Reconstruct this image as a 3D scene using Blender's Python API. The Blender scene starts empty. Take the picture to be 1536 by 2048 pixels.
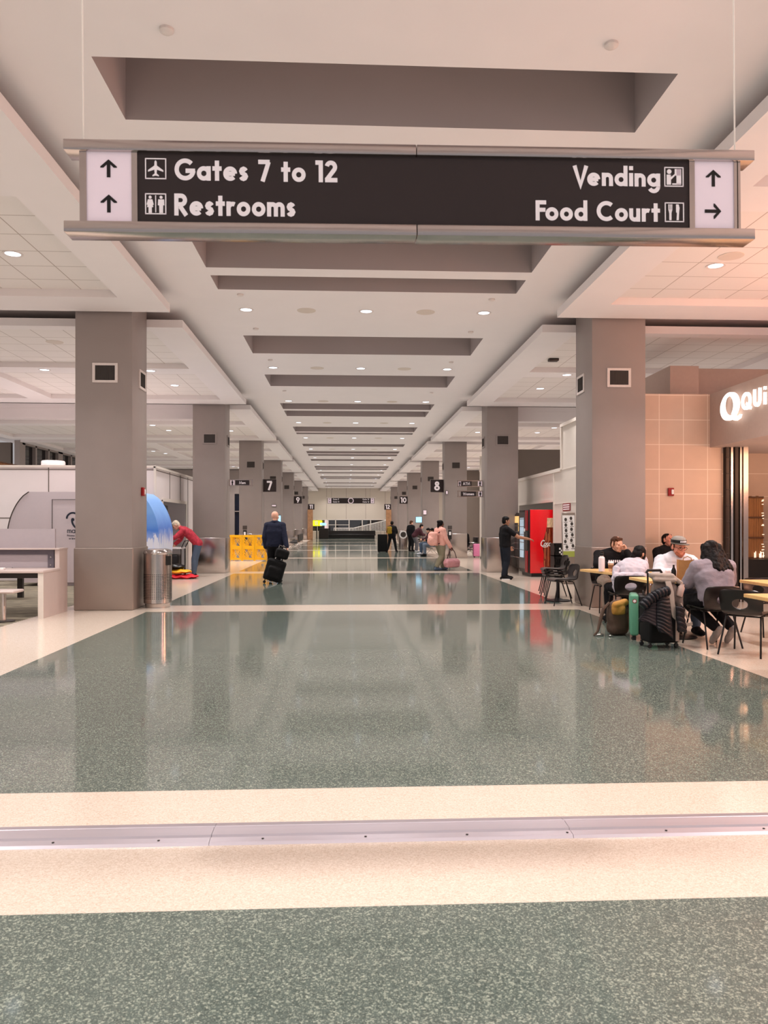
import bpy, bmesh, math, random
from mathutils import Vector, Matrix, noise
from math import pi, sin, cos, radians, atan
random.seed(7)
SC = bpy.context.scene
COL = SC.collection

# ---------------------------------------------------------------- camera, world, exposure
CAM_H = 1.45
YAW = atan(76 / 1538)
cam = bpy.data.cameras.new('camera')
cam.sensor_fit = 'VERTICAL'
cam.sensor_height = 24.0
cam.lens = 1538 / 2048 * 24.0
cam.shift_y = 25 / 2048
cam.clip_start, cam.clip_end = 0.05, 400
cam.dof.use_dof = True
cam.dof.focus_distance = 13.0
cam.dof.aperture_fstop = 4.5
camo = bpy.data.objects.new('camera', cam)
camo.location = (0, 0, CAM_H)
camo.rotation_euler = (pi / 2, 0, -YAW)
COL.objects.link(camo)
SC.camera = camo
SC.view_settings.view_transform = 'Standard'
SC.view_settings.look = 'None'
SC.view_settings.gamma = 1.0
SC.view_settings.use_curve_mapping = False
SC.view_settings.exposure = 0.18
WORLD_COL, WORLD_STR = (0.97, 0.92, 0.94), 0.36
w = bpy.data.worlds.new('world'); SC.world = w; w.use_nodes = True
w.node_tree.nodes['Background'].inputs[0].default_value = (*WORLD_COL, 1)
w.node_tree.nodes['Background'].inputs[1].default_value = WORLD_STR
SC.cycles.use_fast_gi = True
SC.cycles.fast_gi_method = 'ADD'
w.light_settings.ao_factor = 0.30
w.light_settings.distance = 2.2
SC.cycles.use_denoising = True
SC.cycles.caustics_reflective = False
SC.cycles.caustics_refractive = False
LAMP_W = 34.0
SIDE_W = 36.0

def area(name, loc, rot, size, power, col=(1, .94, .88), spread=pi, parent=None, sy=None):
    l = bpy.data.lights.new(name, 'AREA'); l.energy = power; l.color = col
    l.size = size; l.spread = spread
    if sy: l.shape = 'RECTANGLE'; l.size_y = sy
    else: l.shape = 'DISK'
    o = bpy.data.objects.new(name, l); o.location = loc; o.rotation_euler = rot
    COL.objects.link(o)
    if parent: o.parent = parent
    return o
# the food court's warm shop lighting, to the right of the picture
area('shop_light', (9.2, 9.0, 3.3), (0, radians(78), radians(12)), 2.2, 400, (1, .46, .29), sy=1.2)
area('shop_light', (8.2, 4.6, 3.0), (0, radians(118), 0), 1.6, 210, (1, .54, .48), sy=1.6)
area('shop_light', (8.6, 12.6, 2.8), (radians(62), 0, radians(-8)), 2.4, 34, (1, .55, .30), sy=1.4)
# apron floodlight outside the far window
area('apron_light', (0.5, 95, 7), (radians(-62), 0, 0), 3, 5000, (1, .97, .85), sy=3)

# ---------------------------------------------------------------- helpers
def lin(c):
    return tuple(((x / 255) / 12.92 if x / 255 <= .04045 else ((x / 255 + .055) / 1.055) ** 2.4) for x in c)

def nd(nt, t, **kw):
    n = nt.nodes.new(t)
    for k, v in kw.items(): setattr(n, k, v)
    return n

def pm(name, rgb, rough=.5, metal=0, var=.05, scale=14, bump=0, bscale=60, coat=0, emit=0, ecol=None, stretch=(1, 1, 1), spec=.5, sheen=0):
    """principled material with a procedural tone variation"""
    m = bpy.data.materials.new(name); m.use_nodes = True
    nt = m.node_tree; b = nt.nodes['Principled BSDF']; L = nt.links.new
    c = lin(rgb)
    tc = nd(nt, 'ShaderNodeTexCoord'); mp = nd(nt, 'ShaderNodeMapping'); mp.inputs['Scale'].default_value = stretch
    L(tc.outputs['Object'], mp.inputs[0])
    nz = nd(nt, 'ShaderNodeTexNoise'); nz.inputs['Scale'].default_value = scale; nz.inputs['Detail'].default_value = 4
    L(mp.outputs[0], nz.inputs['Vector'])
    mr = nd(nt, 'ShaderNodeMapRange'); mr.inputs[3].default_value = 1 - var * 2; mr.inputs[4].default_value = 1 + var * 2
    L(nz.outputs['Fac'], mr.inputs[0])
    mx = nd(nt, 'ShaderNodeVectorMath', operation='SCALE'); mx.inputs[0].default_value = c
    L(mr.outputs[0], mx.inputs['Scale'])
    L(mx.outputs[0], b.inputs['Base Color'])
    b.inputs['Roughness'].default_value = rough; b.inputs['Metallic'].default_value = metal
    b.inputs['Specular IOR Level'].default_value = spec
    b.inputs['Coat Weight'].default_value = coat; b.inputs['Coat Roughness'].default_value = .08
    b.inputs['Sheen Weight'].default_value = sheen
    if bump:
        n2 = nd(nt, 'ShaderNodeTexNoise'); n2.inputs['Scale'].default_value = bscale; n2.inputs['Detail'].default_value = 3
        L(mp.outputs[0], n2.inputs['Vector'])
        bp = nd(nt, 'ShaderNodeBump'); bp.inputs['Strength'].default_value = bump; bp.inputs['Distance'].default_value = .01
        L(n2.outputs['Fac'], bp.inputs['Height']); L(bp.outputs[0], b.inputs['Normal'])
    if emit:
        b.inputs['Emission Color'].default_value = (*lin(ecol or rgb), 1); b.inputs['Emission Strength'].default_value = emit
    return m

def nodes_of(m):
    nt = m.node_tree
    return nt, nt.nodes['Principled BSDF'], nt.links.new

def grid_mask(nt, L, sx, sz, wx, ox=0., oz=0., axes=(0, 1)):
    """1 on the joints of a rectangular grid laid out in world metres"""
    g = nd(nt, 'ShaderNodeNewGeometry'); sp = nd(nt, 'ShaderNodeSeparateXYZ'); L(g.outputs['Position'], sp.inputs[0])
    outs = []
    for ax, s, o in ((axes[0], sx, ox), (axes[1], sz, oz)):
        a = nd(nt, 'ShaderNodeMath', operation='SUBTRACT'); L(sp.outputs[ax], a.inputs[0]); a.inputs[1].default_value = o
        d = nd(nt, 'ShaderNodeMath', operation='DIVIDE'); L(a.outputs[0], d.inputs[0]); d.inputs[1].default_value = s
        f = nd(nt, 'ShaderNodeMath', operation='FRACT'); L(d.outputs[0], f.inputs[0])
        lt = nd(nt, 'ShaderNodeMath', operation='LESS_THAN'); L(f.outputs[0], lt.inputs[0]); lt.inputs[1].default_value = wx / s
        outs.append(lt)
    mxm = nd(nt, 'ShaderNodeMath', operation='MAXIMUM'); L(outs[0].outputs[0], mxm.inputs[0]); L(outs[1].outputs[0], mxm.inputs[1])
    return mxm.outputs[0]

def joints(m, rgb, sx, sz, wx, ox=0., oz=0., axes=(0, 1)):
    """draw joint lines of colour rgb over material m"""
    nt, b, L = nodes_of(m)
    fac = grid_mask(nt, L, sx, sz, wx, ox, oz, axes)
    src = b.inputs['Base Color'].links[0].from_socket
    mx = nd(nt, 'ShaderNodeMix', data_type='RGBA'); L(fac, mx.inputs['Factor']); L(src, mx.inputs['A']); mx.inputs['B'].default_value = (*lin(rgb), 1)
    L(mx.outputs['Result'], b.inputs['Base Color'])
    return m

def terrazzo(name, base, dark, light, rough, share=(.22, .80)):
    m = bpy.data.materials.new(name); m.use_nodes = True; nt, b, L = nodes_of(m)
    g = nd(nt, 'ShaderNodeNewGeometry')
    cr = None
    for sc in (140, 300):
        v = nd(nt, 'ShaderNodeTexVoronoi'); v.inputs['Scale'].default_value = sc; L(g.outputs['Position'], v.inputs['Vector'])
        sp = nd(nt, 'ShaderNodeSeparateColor'); L(v.outputs['Color'], sp.inputs[0])
        r = nd(nt, 'ShaderNodeValToRGB'); r.color_ramp.interpolation = 'CONSTANT'
        e = r.color_ramp.elements; e[0].position = 0; e[0].color = (*lin(dark), 1); e[1].position = share[0]; e[1].color = (*lin(base), 1)
        k = e.new(share[1]); k.color = (*lin(light), 1)
        L(sp.outputs[0], r.inputs[0])
        if cr is None: cr = r.outputs[0]
        else:
            mx = nd(nt, 'ShaderNodeMix', data_type='RGBA'); mx.inputs['Factor'].default_value = .5
            L(cr, mx.inputs['A']); L(r.outputs[0], mx.inputs['B']); cr = mx.outputs['Result']
    L(cr, b.inputs['Base Color'])
    b.inputs['Roughness'].default_value = rough; b.inputs['Specular IOR Level'].default_value = .5
    return m

class MB:
    """collects geometry and links it as one mesh object"""
    def __init__(s): s.v = []; s.f = []; s.mi = []; s.cur = 0
    def add(s, vs, fs, M=None):
        n = len(s.v)
        s.v += [tuple(M @ Vector(p)) if M else tuple(p) for p in vs]
        s.f += [tuple(i + n for i in f) for f in fs]; s.mi += [s.cur] * len(fs); return s
    def mesh(s, o, M=None):
        return s.add(o[0], o[1], M)
    def box(s, a, b, M=None):
        x0, y0, z0 = a; x1, y1, z1 = b
        return s.add([(x0, y0, z0), (x1, y0, z0), (x1, y1, z0), (x0, y1, z0), (x0, y0, z1), (x1, y0, z1), (x1, y1, z1), (x0, y1, z1)],
                     [(0, 3, 2, 1), (4, 5, 6, 7), (0, 1, 5, 4), (1, 2, 6, 5), (2, 3, 7, 6), (3, 0, 4, 7)], M)
    def rbox(s, a, b, r=.01, seg=2, M=None):
        bm = bmesh.new(); bmesh.ops.create_cube(bm, size=1)
        c = [(a[i] + b[i]) / 2 for i in range(3)]; d = [abs(b[i] - a[i]) for i in range(3)]
        for v in bm.verts: v.co = Vector([c[i] + v.co[i] * d[i] for i in range(3)])
        r = min(r, min(d) * .49)
        bmesh.ops.bevel(bm, geom=bm.edges[:], offset=r, segments=seg, profile=.5, affect='EDGES')
        bm.verts.index_update()
        s.add([v.co[:] for v in bm.verts], [tuple(v.index for v in f.verts) for f in bm.faces], M); bm.free(); return s
    def lathe(s, prof, seg=24, M=None, cap=True):
        vs = [(r * cos(2 * pi * k / seg), r * sin(2 * pi * k / seg), z) for r, z in prof for k in range(seg)]
        fs = [(i * seg + k, i * seg + (k + 1) % seg, (i + 1) * seg + (k + 1) % seg, (i + 1) * seg + k) for i in range(len(prof) - 1) for k in range(seg)]
        if cap: fs += [tuple(range(seg))[::-1], tuple((len(prof) - 1) * seg + k for k in range(seg))]
        return s.add(vs, fs, M)
    def tube(s, pts, r, seg=8, closed=False):
        """r: a number or one radius per point"""
        pts = [Vector(p) for p in pts]; n = len(pts); rs = r if isinstance(r, (list, tuple)) else [r] * n
        vs = []; prev = None
        for i, p in enumerate(pts):
            a = pts[i - 1] if (i or closed) else p; c = pts[(i + 1) % n] if (i < n - 1 or closed) else p
            t = (c - a).normalized()
            if prev is None:
                u = t.cross(Vector((0, 0, 1)) if abs(t.z) < .9 else Vector((1, 0, 0))).normalized()
            else: u = (prev - t * prev.dot(t)).normalized()
            prev = u; q = t.cross(u)
            vs += [p + (u * cos(2 * pi * k / seg) + q * sin(2 * pi * k / seg)) * rs[i] for k in range(seg)]
        m = n if closed else n - 1
        fs = [(i * seg + k, i * seg + (k + 1) % seg, ((i + 1) % n) * seg + (k + 1) % seg, ((i + 1) % n) * seg + k) for i in range(m) for k in range(seg)]
        if not closed: fs += [tuple(range(seg))[::-1], tuple((n - 1) * seg + k for k in range(seg))]
        return s.add(vs, fs)
    def prism(s, poly, a, b, M=None):
        """poly in local xy, from z=a to z=b"""
        n = len(poly)
        vs = [(x, y, a) for x, y in poly] + [(x, y, b) for x, y in poly]
        fs = [tuple(range(n))[::-1], tuple(range(n, 2 * n))] + [(i, (i + 1) % n, n + (i + 1) % n, n + i) for i in range(n)]
        return s.add(vs, fs, M)
    def ell(s, c, r, M=None, seg=16, rings=10):
        vs = []; fs = []
        for i in range(1, rings):
            t = pi * i / rings
            vs += [(r[0] * sin(t) * cos(2 * pi * k / seg), r[1] * sin(t) * sin(2 * pi * k / seg), r[2] * cos(t)) for k in range(seg)]
        vs += [(0, 0, r[2]), (0, 0, -r[2])]
        for i in range(rings - 2):
            fs += [(i * seg + k, (i + 1) * seg + k, (i + 1) * seg + (k + 1) % seg, i * seg + (k + 1) % seg) for k in range(seg)]
        T = len(vs) - 2
        fs += [(T, k, (k + 1) % seg) for k in range(seg)] + [(T + 1, (rings - 2) * seg + (k + 1) % seg, (rings - 2) * seg + k) for k in range(seg)]
        R = M.to_3x3() if M else Matrix.Identity(3)
        c = Vector(c)
        return s.add([c + R @ Vector(v) for v in vs], fs)
    def cap(s, p0, r0, p1, r1, seg=12):
        p0, p1 = Vector(p0), Vector(p1); d = p1 - p0
        if d.length < 1e-5: return s.ell(p0, (r0, r0, r0))
        t = d.normalized(); pts = []; rs = []
        for a in (-80, -55, -28): pts.append(p0 + t * r0 * sin(radians(a))); rs.append(r0 * cos(radians(a)))
        pts += [p0, p1]; rs += [r0, r1]
        for a in (28, 55, 80): pts.append(p1 + t * r1 * sin(radians(a))); rs.append(r1 * cos(radians(a)))
        return s.tube(pts, rs, seg)
    def build(s, name, mat, parent=None, smooth=40, loc=None):
        me = bpy.data.meshes.new(name); me.from_pydata(s.v, [], s.f)
        for m in (mat if isinstance(mat, (list, tuple)) else [mat]): me.materials.append(m)
        if any(s.mi): me.polygons.foreach_set('material_index', s.mi)
        bm = bmesh.new(); bm.from_mesh(me); bmesh.ops.recalc_face_normals(bm, faces=bm.faces); bm.to_mesh(me); bm.free()
        if smooth:
            me.polygons.foreach_set('use_smooth', [True] * len(me.polygons)); me.set_sharp_from_angle(angle=radians(smooth))
        o = bpy.data.objects.new(name, me); COL.objects.link(o)
        if loc: o.location = loc
        if parent: o.parent = parent
        return o

def tag(o, label, cat, group=None, kind=None):
    o['label'] = label; o['category'] = cat
    if group: o['group'] = group
    if kind: o['kind'] = kind
    return o
def thing(name, label, cat, loc=(0, 0, 0), rz=0, group=None, kind=None):
    o = bpy.data.objects.new(name, None); COL.objects.link(o); o.empty_display_size = .1
    o.location = loc; o.rotation_euler = (0, 0, rz)
    return tag(o, label, cat, group, kind)
def struct(o): o['kind'] = 'structure'; return o
def dup(root, loc, rz, label, group=None, name=None):
    """copy of a thing with its parts and sub-parts"""
    r = root.copy(); COL.objects.link(r); r.location = loc; r.rotation_euler = (0, 0, rz); r['label'] = label
    if group: r['group'] = group
    for ch in root.children:
        c = ch.copy(); COL.objects.link(c); c.parent = r
        for g in ch.children:
            d = g.copy(); COL.objects.link(d); d.parent = c
    return r
def T(x=0, y=0, z=0): return Matrix.Translation((x, y, z))
def RX(a): return Matrix.Rotation(a, 4, 'X')
def RY(a): return Matrix.Rotation(a, 4, 'Y')
def RZ(a): return Matrix.Rotation(a, 4, 'Z')

# ---------------------------------------------------------------- lettering drawn from strokes
def arc(cx, cy, rx, ry, a0, a1, n=18):
    return [(cx + rx * cos(radians(a0 + (a1 - a0) * i / n)), cy + ry * sin(radians(a0 + (a1 - a0) * i / n))) for i in range(n + 1)]
def ln(*p): return list(zip(p[0::2], p[1::2]))
def circ(cx, cy, r, ry=None): return arc(cx, cy, r, ry or r, 0, 360, 28)
def glyphs(w):
    h = w / 2; X = .66; r = X / 2 - h; c = X / 2
    S = lambda x, y, sx, sy: [(x + sx * a, y + sy * b) for a, b in ((.95, .80), (.78, .93), (.5, 1), (.22, .93), (.08, .76), (.2, .6), (.5, .5), (.8, .4), (.93, .24), (.78, .07), (.5, 0), (.2, .06), (.04, .2))]
    st = lambda x, y1=X: ln(x, 0, x, y1)
    n_ = [st(h), arc(h + .18, X - h - .18, .18, .18, 180, 0) + [(h + .36, 0)]]
    return {
     'G': (.98, [arc(.5, .5, .5 - h, .5 - h, 42, 352, 30), ln(.52, .44, .97, .44)]),
     'C': (.86, [arc(.5, .5, .5 - h, .5 - h, 48, 312, 26)]), 'O': (1.0, [circ(.5, .5, .5 - h)]),
     'Q': (1.04, [circ(.5, .5, .5 - h), ln(.56, .38, .98, .0)]),
     'D': (.78, [ln(h, 0, h, 1), ln(h, 1 - h, .3, 1 - h) + arc(.3, .5, .45 - h, .5 - h, 90, -90) + [(h, h)]]),
     'R': (.66, [ln(h, 0, h, 1), ln(h, 1 - h, .32, 1 - h) + arc(.32, .70, .3 - h, .3 - h, 90, -90) + [(h, .4 + h)], ln(.28, .42, .58, 0)]),
     'P': (.62, [ln(h, 0, h, 1), ln(h, 1 - h, .32, 1 - h) + arc(.32, .70, .3 - h, .3 - h, 90, -90) + [(h, .4 + h)]]),
     'F': (.56, [ln(h, 0, h, 1), ln(h, 1 - h, .54, 1 - h), ln(h, .53, .50, .53)]),
     'V': (.80, [ln(h, 1, .4, .03, .8 - h, 1)]), 'W': (1.14, [ln(h, 1, .32, .03, .57, .92, .82, .03, 1.14 - h, 1)]),
     'M': (1.0, [ln(h, 0, .18, 1, .5, .14, .82, 1, 1 - h, 0)]), 'T': (.62, [ln(.31, 0, .31, 1), ln(0, 1 - h, .62, 1 - h)]),
     'A': (.86, [ln(h, 0, .43, .97, .86 - h, 0), ln(.2, .3, .66, .3)]), 'Y': (.76, [ln(h, 1, .38, .45, .76 - h, 1), ln(.38, .5, .38, 0)]),
     'S': (.58, [S(h, h, .58 - w, 1 - w)]), 'U': (.72, [ln(h, 1, h, .36) + arc(.36, .36, .36 - h, .36 - h, 180, 360) + [(.72 - h, 1)]]),
     'a': (X, [circ(c, c, r), st(X - h)]), 'b': (X, [circ(c, c, r), ln(h, 0, h, 1.02)]), 'd': (X, [circ(c, c, r), ln(X - h, 0, X - h, 1.02)]),
     'p': (X, [circ(c, c, r), ln(h, -.28, h, X)]), 'g': (X, [circ(c, c, r), ln(X - h, X, X - h, 0) + arc(c, .02, r, .24, 0, -150, 12)]),
     'o': (X, [circ(c, c, r)]), 'c': (.54, [arc(c, c, r, r, 50, 310)]), 'e': (X, [arc(c, c, r, r, 0, 318, 24), ln(h, c, X - h, c)]),
     's': (.46, [S(h, h, .46 - w, X - w)]), 'n': (h * 2 + .36, n_), 'h': (h * 2 + .36, [ln(h, 0, h, 1.02), n_[1]]),
     'm': (h * 2 + .66, [st(h), arc(h + .165, X - h - .165, .165, .165, 180, 0) + [(h + .33, 0)], arc(h + .495, X - h - .165, .165, .165, 180, 0) + [(h + .66, 0)]]),
     'r': (.42, [st(h), arc(h + .2, X - h - .2, .2, .2, 180, 62, 10)]), 't': (.44, [ln(.22, 0, .22, .92), ln(0, X - h, .44, X - h)]),
     'u': (h * 2 + .36, [ln(h, X, h, h + .18) + arc(h + .18, h + .18, .18, .18, 180, 360), st(h + .36)]),
     'i': (w, [st(h), ln(h, .80, h, .80 + w)]), 'l': (w, [ln(h, 0, h, 1.02)]), 'f': (.42, [ln(.2, 0, .2, .8) + arc(.38, .8, .18, .18, 180, 90, 6), ln(0, X - h, .42, X - h)]),
     'v': (.58, [ln(h, X, .29, .03, .58 - h, X)]), 'w': (.84, [ln(h, X, .24, .03, .42, X - .05, .6, .03, .84 - h, X)]),
     'y': (.58, [ln(h, X, .3, .05), ln(.58 - h, X, .2, -.28)]), 'z': (.5, [ln(0, X - h, .44, X - h, .06, h, .5, h)]), 'k': (.56, [ln(h, 0, h, 1.02), ln(.5, X, .12, .3, .52, 0)]),
     '1': (.36, [ln(.36 - h, 0, .36 - h, 1), ln(0, 1 - h, .36 - h, 1 - h)]),
     '2': (.62, [arc(.31, .70, .3 - h, .3 - h, 168, -38, 16) + [(h * .9, h)], ln(.02, h, .62, h)]),
     '7': (.62, [ln(0, 1 - h, .60 - h * .5, 1 - h), ln(.60 - h, 1 - h, .2, 0)]),
     '8': (.64, [circ(.32, .75, .25 - h, .25 - h), circ(.32, .28, .31 - h, .285 - h)]),
     '9': (.66, [circ(.33, .67, .33 - h), ln(.62 - h, .56, .26, 0)]), '0': (.68, [circ(.34, .5, .34 - h, .5 - h)]),
     '-': (.4, [ln(.04, .34, .36, .34)]), ' ': (.32, []),
    }
def ribbon(mb, pts, w, M, closed=None):
    n = len(pts); P = [Vector((p[0], p[1], 0)) for p in pts]
    closed = (P[0] - P[-1]).length < 1e-4 if closed is None else closed
    vs = []
    for i in range(n):
        a = P[i - 1] if i else (P[-2] if closed else P[0]); b = P[i + 1] if i < n - 1 else (P[1] if closed else P[-1])
        d1 = (P[i] - a).normalized() if (P[i] - a).length > 1e-6 else (b - P[i]).normalized()
        d2 = (b - P[i]).normalized() if (b - P[i]).length > 1e-6 else d1
        n1 = Vector((-d1.y, d1.x, 0)); n2 = Vector((-d2.y, d2.x, 0)); q = n1 + n2
        q = q.normalized() if q.length > .3 else n1
        k = 1 / max(.45, q.dot(n1))
        vs += [P[i] + q * (w / 2 * k), P[i] - q * (w / 2 * k)]
    fs = [(2 * i, 2 * i + 1, 2 * i + 3, 2 * i + 2) for i in range(n - 1)]
    mb.add(vs, fs, M)
def frame_M(origin, right=(1, 0, 0), up=(0, 0, 1)):
    r, u = Vector(right).normalized(), Vector(up).normalized(); k = r.cross(u)
    return Matrix(((r.x, u.x, k.x, origin[0]), (r.y, u.y, k.y, origin[1]), (r.z, u.z, k.z, origin[2]), (0, 0, 0, 1)))
def text_mb(txt, h, M, width=None, w=.17, gap=.075, align='l', slant=0, mb=None):
    """lines of stroke lettering, cap height h, in the plane of M (x right, y up)"""
    G = glyphs(w); mb = mb or MB(); x = 0; todo = []
    for ch in txt:
        wd, ss = G[ch]
        todo += [[(px + x, py) for px, py in s] for s in ss]; x += wd + gap - (.14 if ch in 'VF' else 0)
    x -= gap; kx = (width / (x * h)) if width else 1
    off = {'l': 0, 'c': -x * h * kx / 2, 'r': -x * h * kx}[align]
    K = M @ Matrix.Translation((off, 0, 0)) @ Matrix(((h * kx, h * slant, 0, 0), (0, h, 0, 0), (0, 0, h, 0), (0, 0, 0, 1)))
    for i, s in enumerate(todo): ribbon(mb, s, w, Matrix.Translation(K.to_3x3().col[2].normalized() * (.00025 * (i % 9))) @ K)
    return mb
# ---------------------------------------------------------------- materials
M_ = {}
M_['ceil'] = pm('ceiling_paint', (219, 208, 205), .85, var=.015, scale=2)
M_['slot'] = pm('slot_shade_paint', (164, 150, 147), .85, var=.015, scale=2)  # ceiling paint darkened, the shade inside the slots is put into the colour
M_['tile_ceil'] = joints(pm('ceiling_tile', (216, 205, 199), .9, var=.02, scale=60), (168, 152, 142), .61, .61, .016, .1, .25)
M_['taupe'] = pm('column_paint', (141, 128, 123), .42, var=.03, scale=3, bump=.03, bscale=120)
M_['steel'] = pm('brushed_steel', (206, 197, 193), .2, 1, var=.06, scale=6, stretch=(1, 1, 40))
M_['steel_dull'] = pm('dull_steel_panel', (150, 136, 128), .38, .55, var=.05, scale=2)
M_['chrome'] = pm('chrome', (205, 200, 198), .16, 1, var=.02)
M_['rail'] = pm('satin_aluminium', (204, 194, 191), .2, 1, var=.03, scale=3, stretch=(.4, 1, 8))
M_['dark_metal'] = pm('dark_metal', (58, 52, 50), .4, .6)
M_['green_floor'] = terrazzo('green_terrazzo', (90, 100, 93), (70, 78, 73), (164, 170, 154), .075, (.28, .85))
M_['beige_floor'] = terrazzo('beige_terrazzo', (208, 191, 175), (192, 172, 154), (222, 207, 193), .15, (.22, .75))
M_['white_panel'] = pm('white_laminate_panel', (220, 208, 206), .4, var=.02, scale=3)
M_['ribbed'] = pm('ribbed_wall_panel', (208, 196, 186), .42, var=.02, scale=3)
nt, b_, L_ = nodes_of(M_['ribbed'])
g_ = nd(nt, 'ShaderNodeNewGeometry'); wv = nd(nt, 'ShaderNodeTexWave'); wv.bands_direction = 'Z'; wv.inputs['Scale'].default_value = 24
wv.inputs['Distortion'].default_value = .6; L_(g_.outputs['Position'], wv.inputs['Vector'])
bp_ = nd(nt, 'ShaderNodeBump'); bp_.inputs['Strength'].default_value = .2; bp_.inputs['Distance'].default_value = .004
L_(wv.outputs['Fac'], bp_.inputs['Height']); L_(bp_.outputs[0], b_.inputs['Normal'])
M_['trim'] = pm('light_trim', (216, 204, 194), .35, var=.02)
M_['wall_dark'] = pm('dark_taupe_wall', (104, 92, 84), .6, var=.03, scale=2)
M_['end_wall'] = joints(pm('end_wall_panel', (196, 182, 168), .5, var=.02, scale=1), (120, 106, 96), 2.1, 50, .03, .0, -10, (0, 2))
M_['tile_wall'] = joints(pm('large_wall_tile', (206, 172, 150), .34, var=.03, scale=5), (232, 210, 192), .464, .464, .012, 5.86, 2.48 - .464 * 5, (0, 2))
M_['plaster'] = pm('bulkhead_plaster', (182, 158, 146), .6, var=.03)
M_['carpet'] = pm('carpet', (112, 102, 90), .95, var=.1, scale=200, bump=.3, bscale=300)
nt, b_, L_ = nodes_of(M_['carpet'])
g_ = nd(nt, 'ShaderNodeNewGeometry'); mp_ = nd(nt, 'ShaderNodeMapping'); mp_.inputs['Scale'].default_value = (.7, 2.2, 1); L_(g_.outputs['Position'], mp_.inputs[0])
wv = nd(nt, 'ShaderNodeTexWave'); wv.bands_direction = 'Y'; wv.inputs['Scale'].default_value = 1.5; wv.inputs['Distortion'].default_value = 9; wv.inputs['Detail'].default_value = 3; L_(mp_.outputs[0], wv.inputs['Vector'])
cr_ = nd(nt, 'ShaderNodeValToRGB'); e_ = cr_.color_ramp.elements; e_[0].color = (*lin((74, 66, 58)), 1); e_[1].color = (*lin((158, 146, 124)), 1); e_[0].position = .25; e_[1].position = .8
L_(wv.outputs['Fac'], cr_.inputs[0]); L_(cr_.outputs[0], b_.inputs['Base Color'])
M_['glass_dark'] = pm('night_window_glass', (10, 11, 14), .05, var=.02, spec=.6)
M_['black'] = pm('black_plastic', (20, 18, 18), .38, var=.1)
M_['black_matte'] = pm('black_matte', (14, 13, 14), .7, var=.1, spec=.25)
M_['white'] = pm('white_plastic', (232, 226, 224), .4, var=.02)
M_['sign_black'] = pm('sign_face_black', (46, 36, 37), .42, var=.03)
M_['sign_white'] = pm('lit_white_sign_panel', (236, 215, 224), .4, var=.01, emit=.12)
M_['letter'] = pm('white_lettering', (236, 224, 226), .45, var=.01, emit=.12)
M_['letter_black'] = pm('black_lettering', (26, 22, 24), .5)
M_['led'] = pm('downlight_lens', (235, 242, 255), .3, emit=2.6, ecol=(226, 238, 255))
M_['ring'] = pm('downlight_trim_ring', (206, 192, 186), .5)
M_['grille'] = pm('grille_dark', (62, 55, 52), .6, var=.1)
M_['speaker'] = pm('speaker_grille', (200, 184, 172), .8, var=.04, scale=200)
M_['red_alarm'] = pm('red_alarm_housing', (150, 22, 26), .4)
M_['brick'] = pm('brown_brick', (150, 108, 76), .7, var=.25, scale=5, bump=.2)
M_['wood'] = pm('light_wood_laminate', (226, 178, 116), .35, var=.07, scale=3, stretch=(1, 12, 1))
M_['wood_edge'] = pm('wood_edge', (202, 152, 92), .45, var=.08, scale=5, stretch=(1, 1, 10))

# ---------------------------------------------------------------- floor
COLY = [13.2 + 9.95 * i for i in range(-1, 7)]           # fronts of the column pairs
ENDY = 82.8
fl = MB()
xs = [-16, -4.88, -3.31, 3.97, 16]
ys = [-8]
bands = [(2.92, 4.24)] + [(y - .26, y + .72) for y in COLY[1:]]
for a, b in bands: ys += [a, b]
ys += [ENDY + .2]
for j in range(len(ys) - 1):
    for i in range(4):
        beige = i == 3 or i == 1 or (j % 2 == 1)
        if i == 0: fl.cur = 2
        else: fl.cur = 1 if beige else 0
        x0, x1, y0, y1 = xs[i], xs[i + 1], ys[j], ys[j + 1]
        fl.add([(x0, y0, 0), (x1, y0, 0), (x1, y1, 0), (x0, y1, 0)], [(0, 1, 2, 3)])
o = struct(fl.build('floor', [M_['green_floor'], M_['beige_floor'], M_['carpet']], smooth=0))
# metal expansion strip with its ribs
st = MB()
prof = [(3.505, 0), (3.515, .012), (3.56, .016), (3.565, .010), (3.575, .010), (3.58, .020), (3.665, .024), (3.67, .014), (3.68, .014), (3.685, .020), (3.735, .014), (3.745, 0)]
for x0, x1 in ((-9, -.62), (-.618, 1.05), (1.052, 9)):
    n = len(prof)
    st.add([(x0, y, z) for y, z in prof] + [(x1, y, z) for y, z in prof], [(i, i + 1, n + i + 1, n + i) for i in range(n - 1)] + [tuple(range(n)), tuple(range(n, 2 * n))[::-1]])
strip = struct(st.build('trim_1', pm('joint_cover_metal', (206, 196, 204), .34, .75, var=.05, scale=4, stretch=(.3, 4, 4)), smooth=25))
sc = MB()
for k in range(14): sc.lathe([(.006, 0), (.006, .003), (.003, .004)], 8, T(-3.2 + k * .47, 3.538, .0135))
sc.build('screw', M_['dark_metal'], strip)

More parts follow.
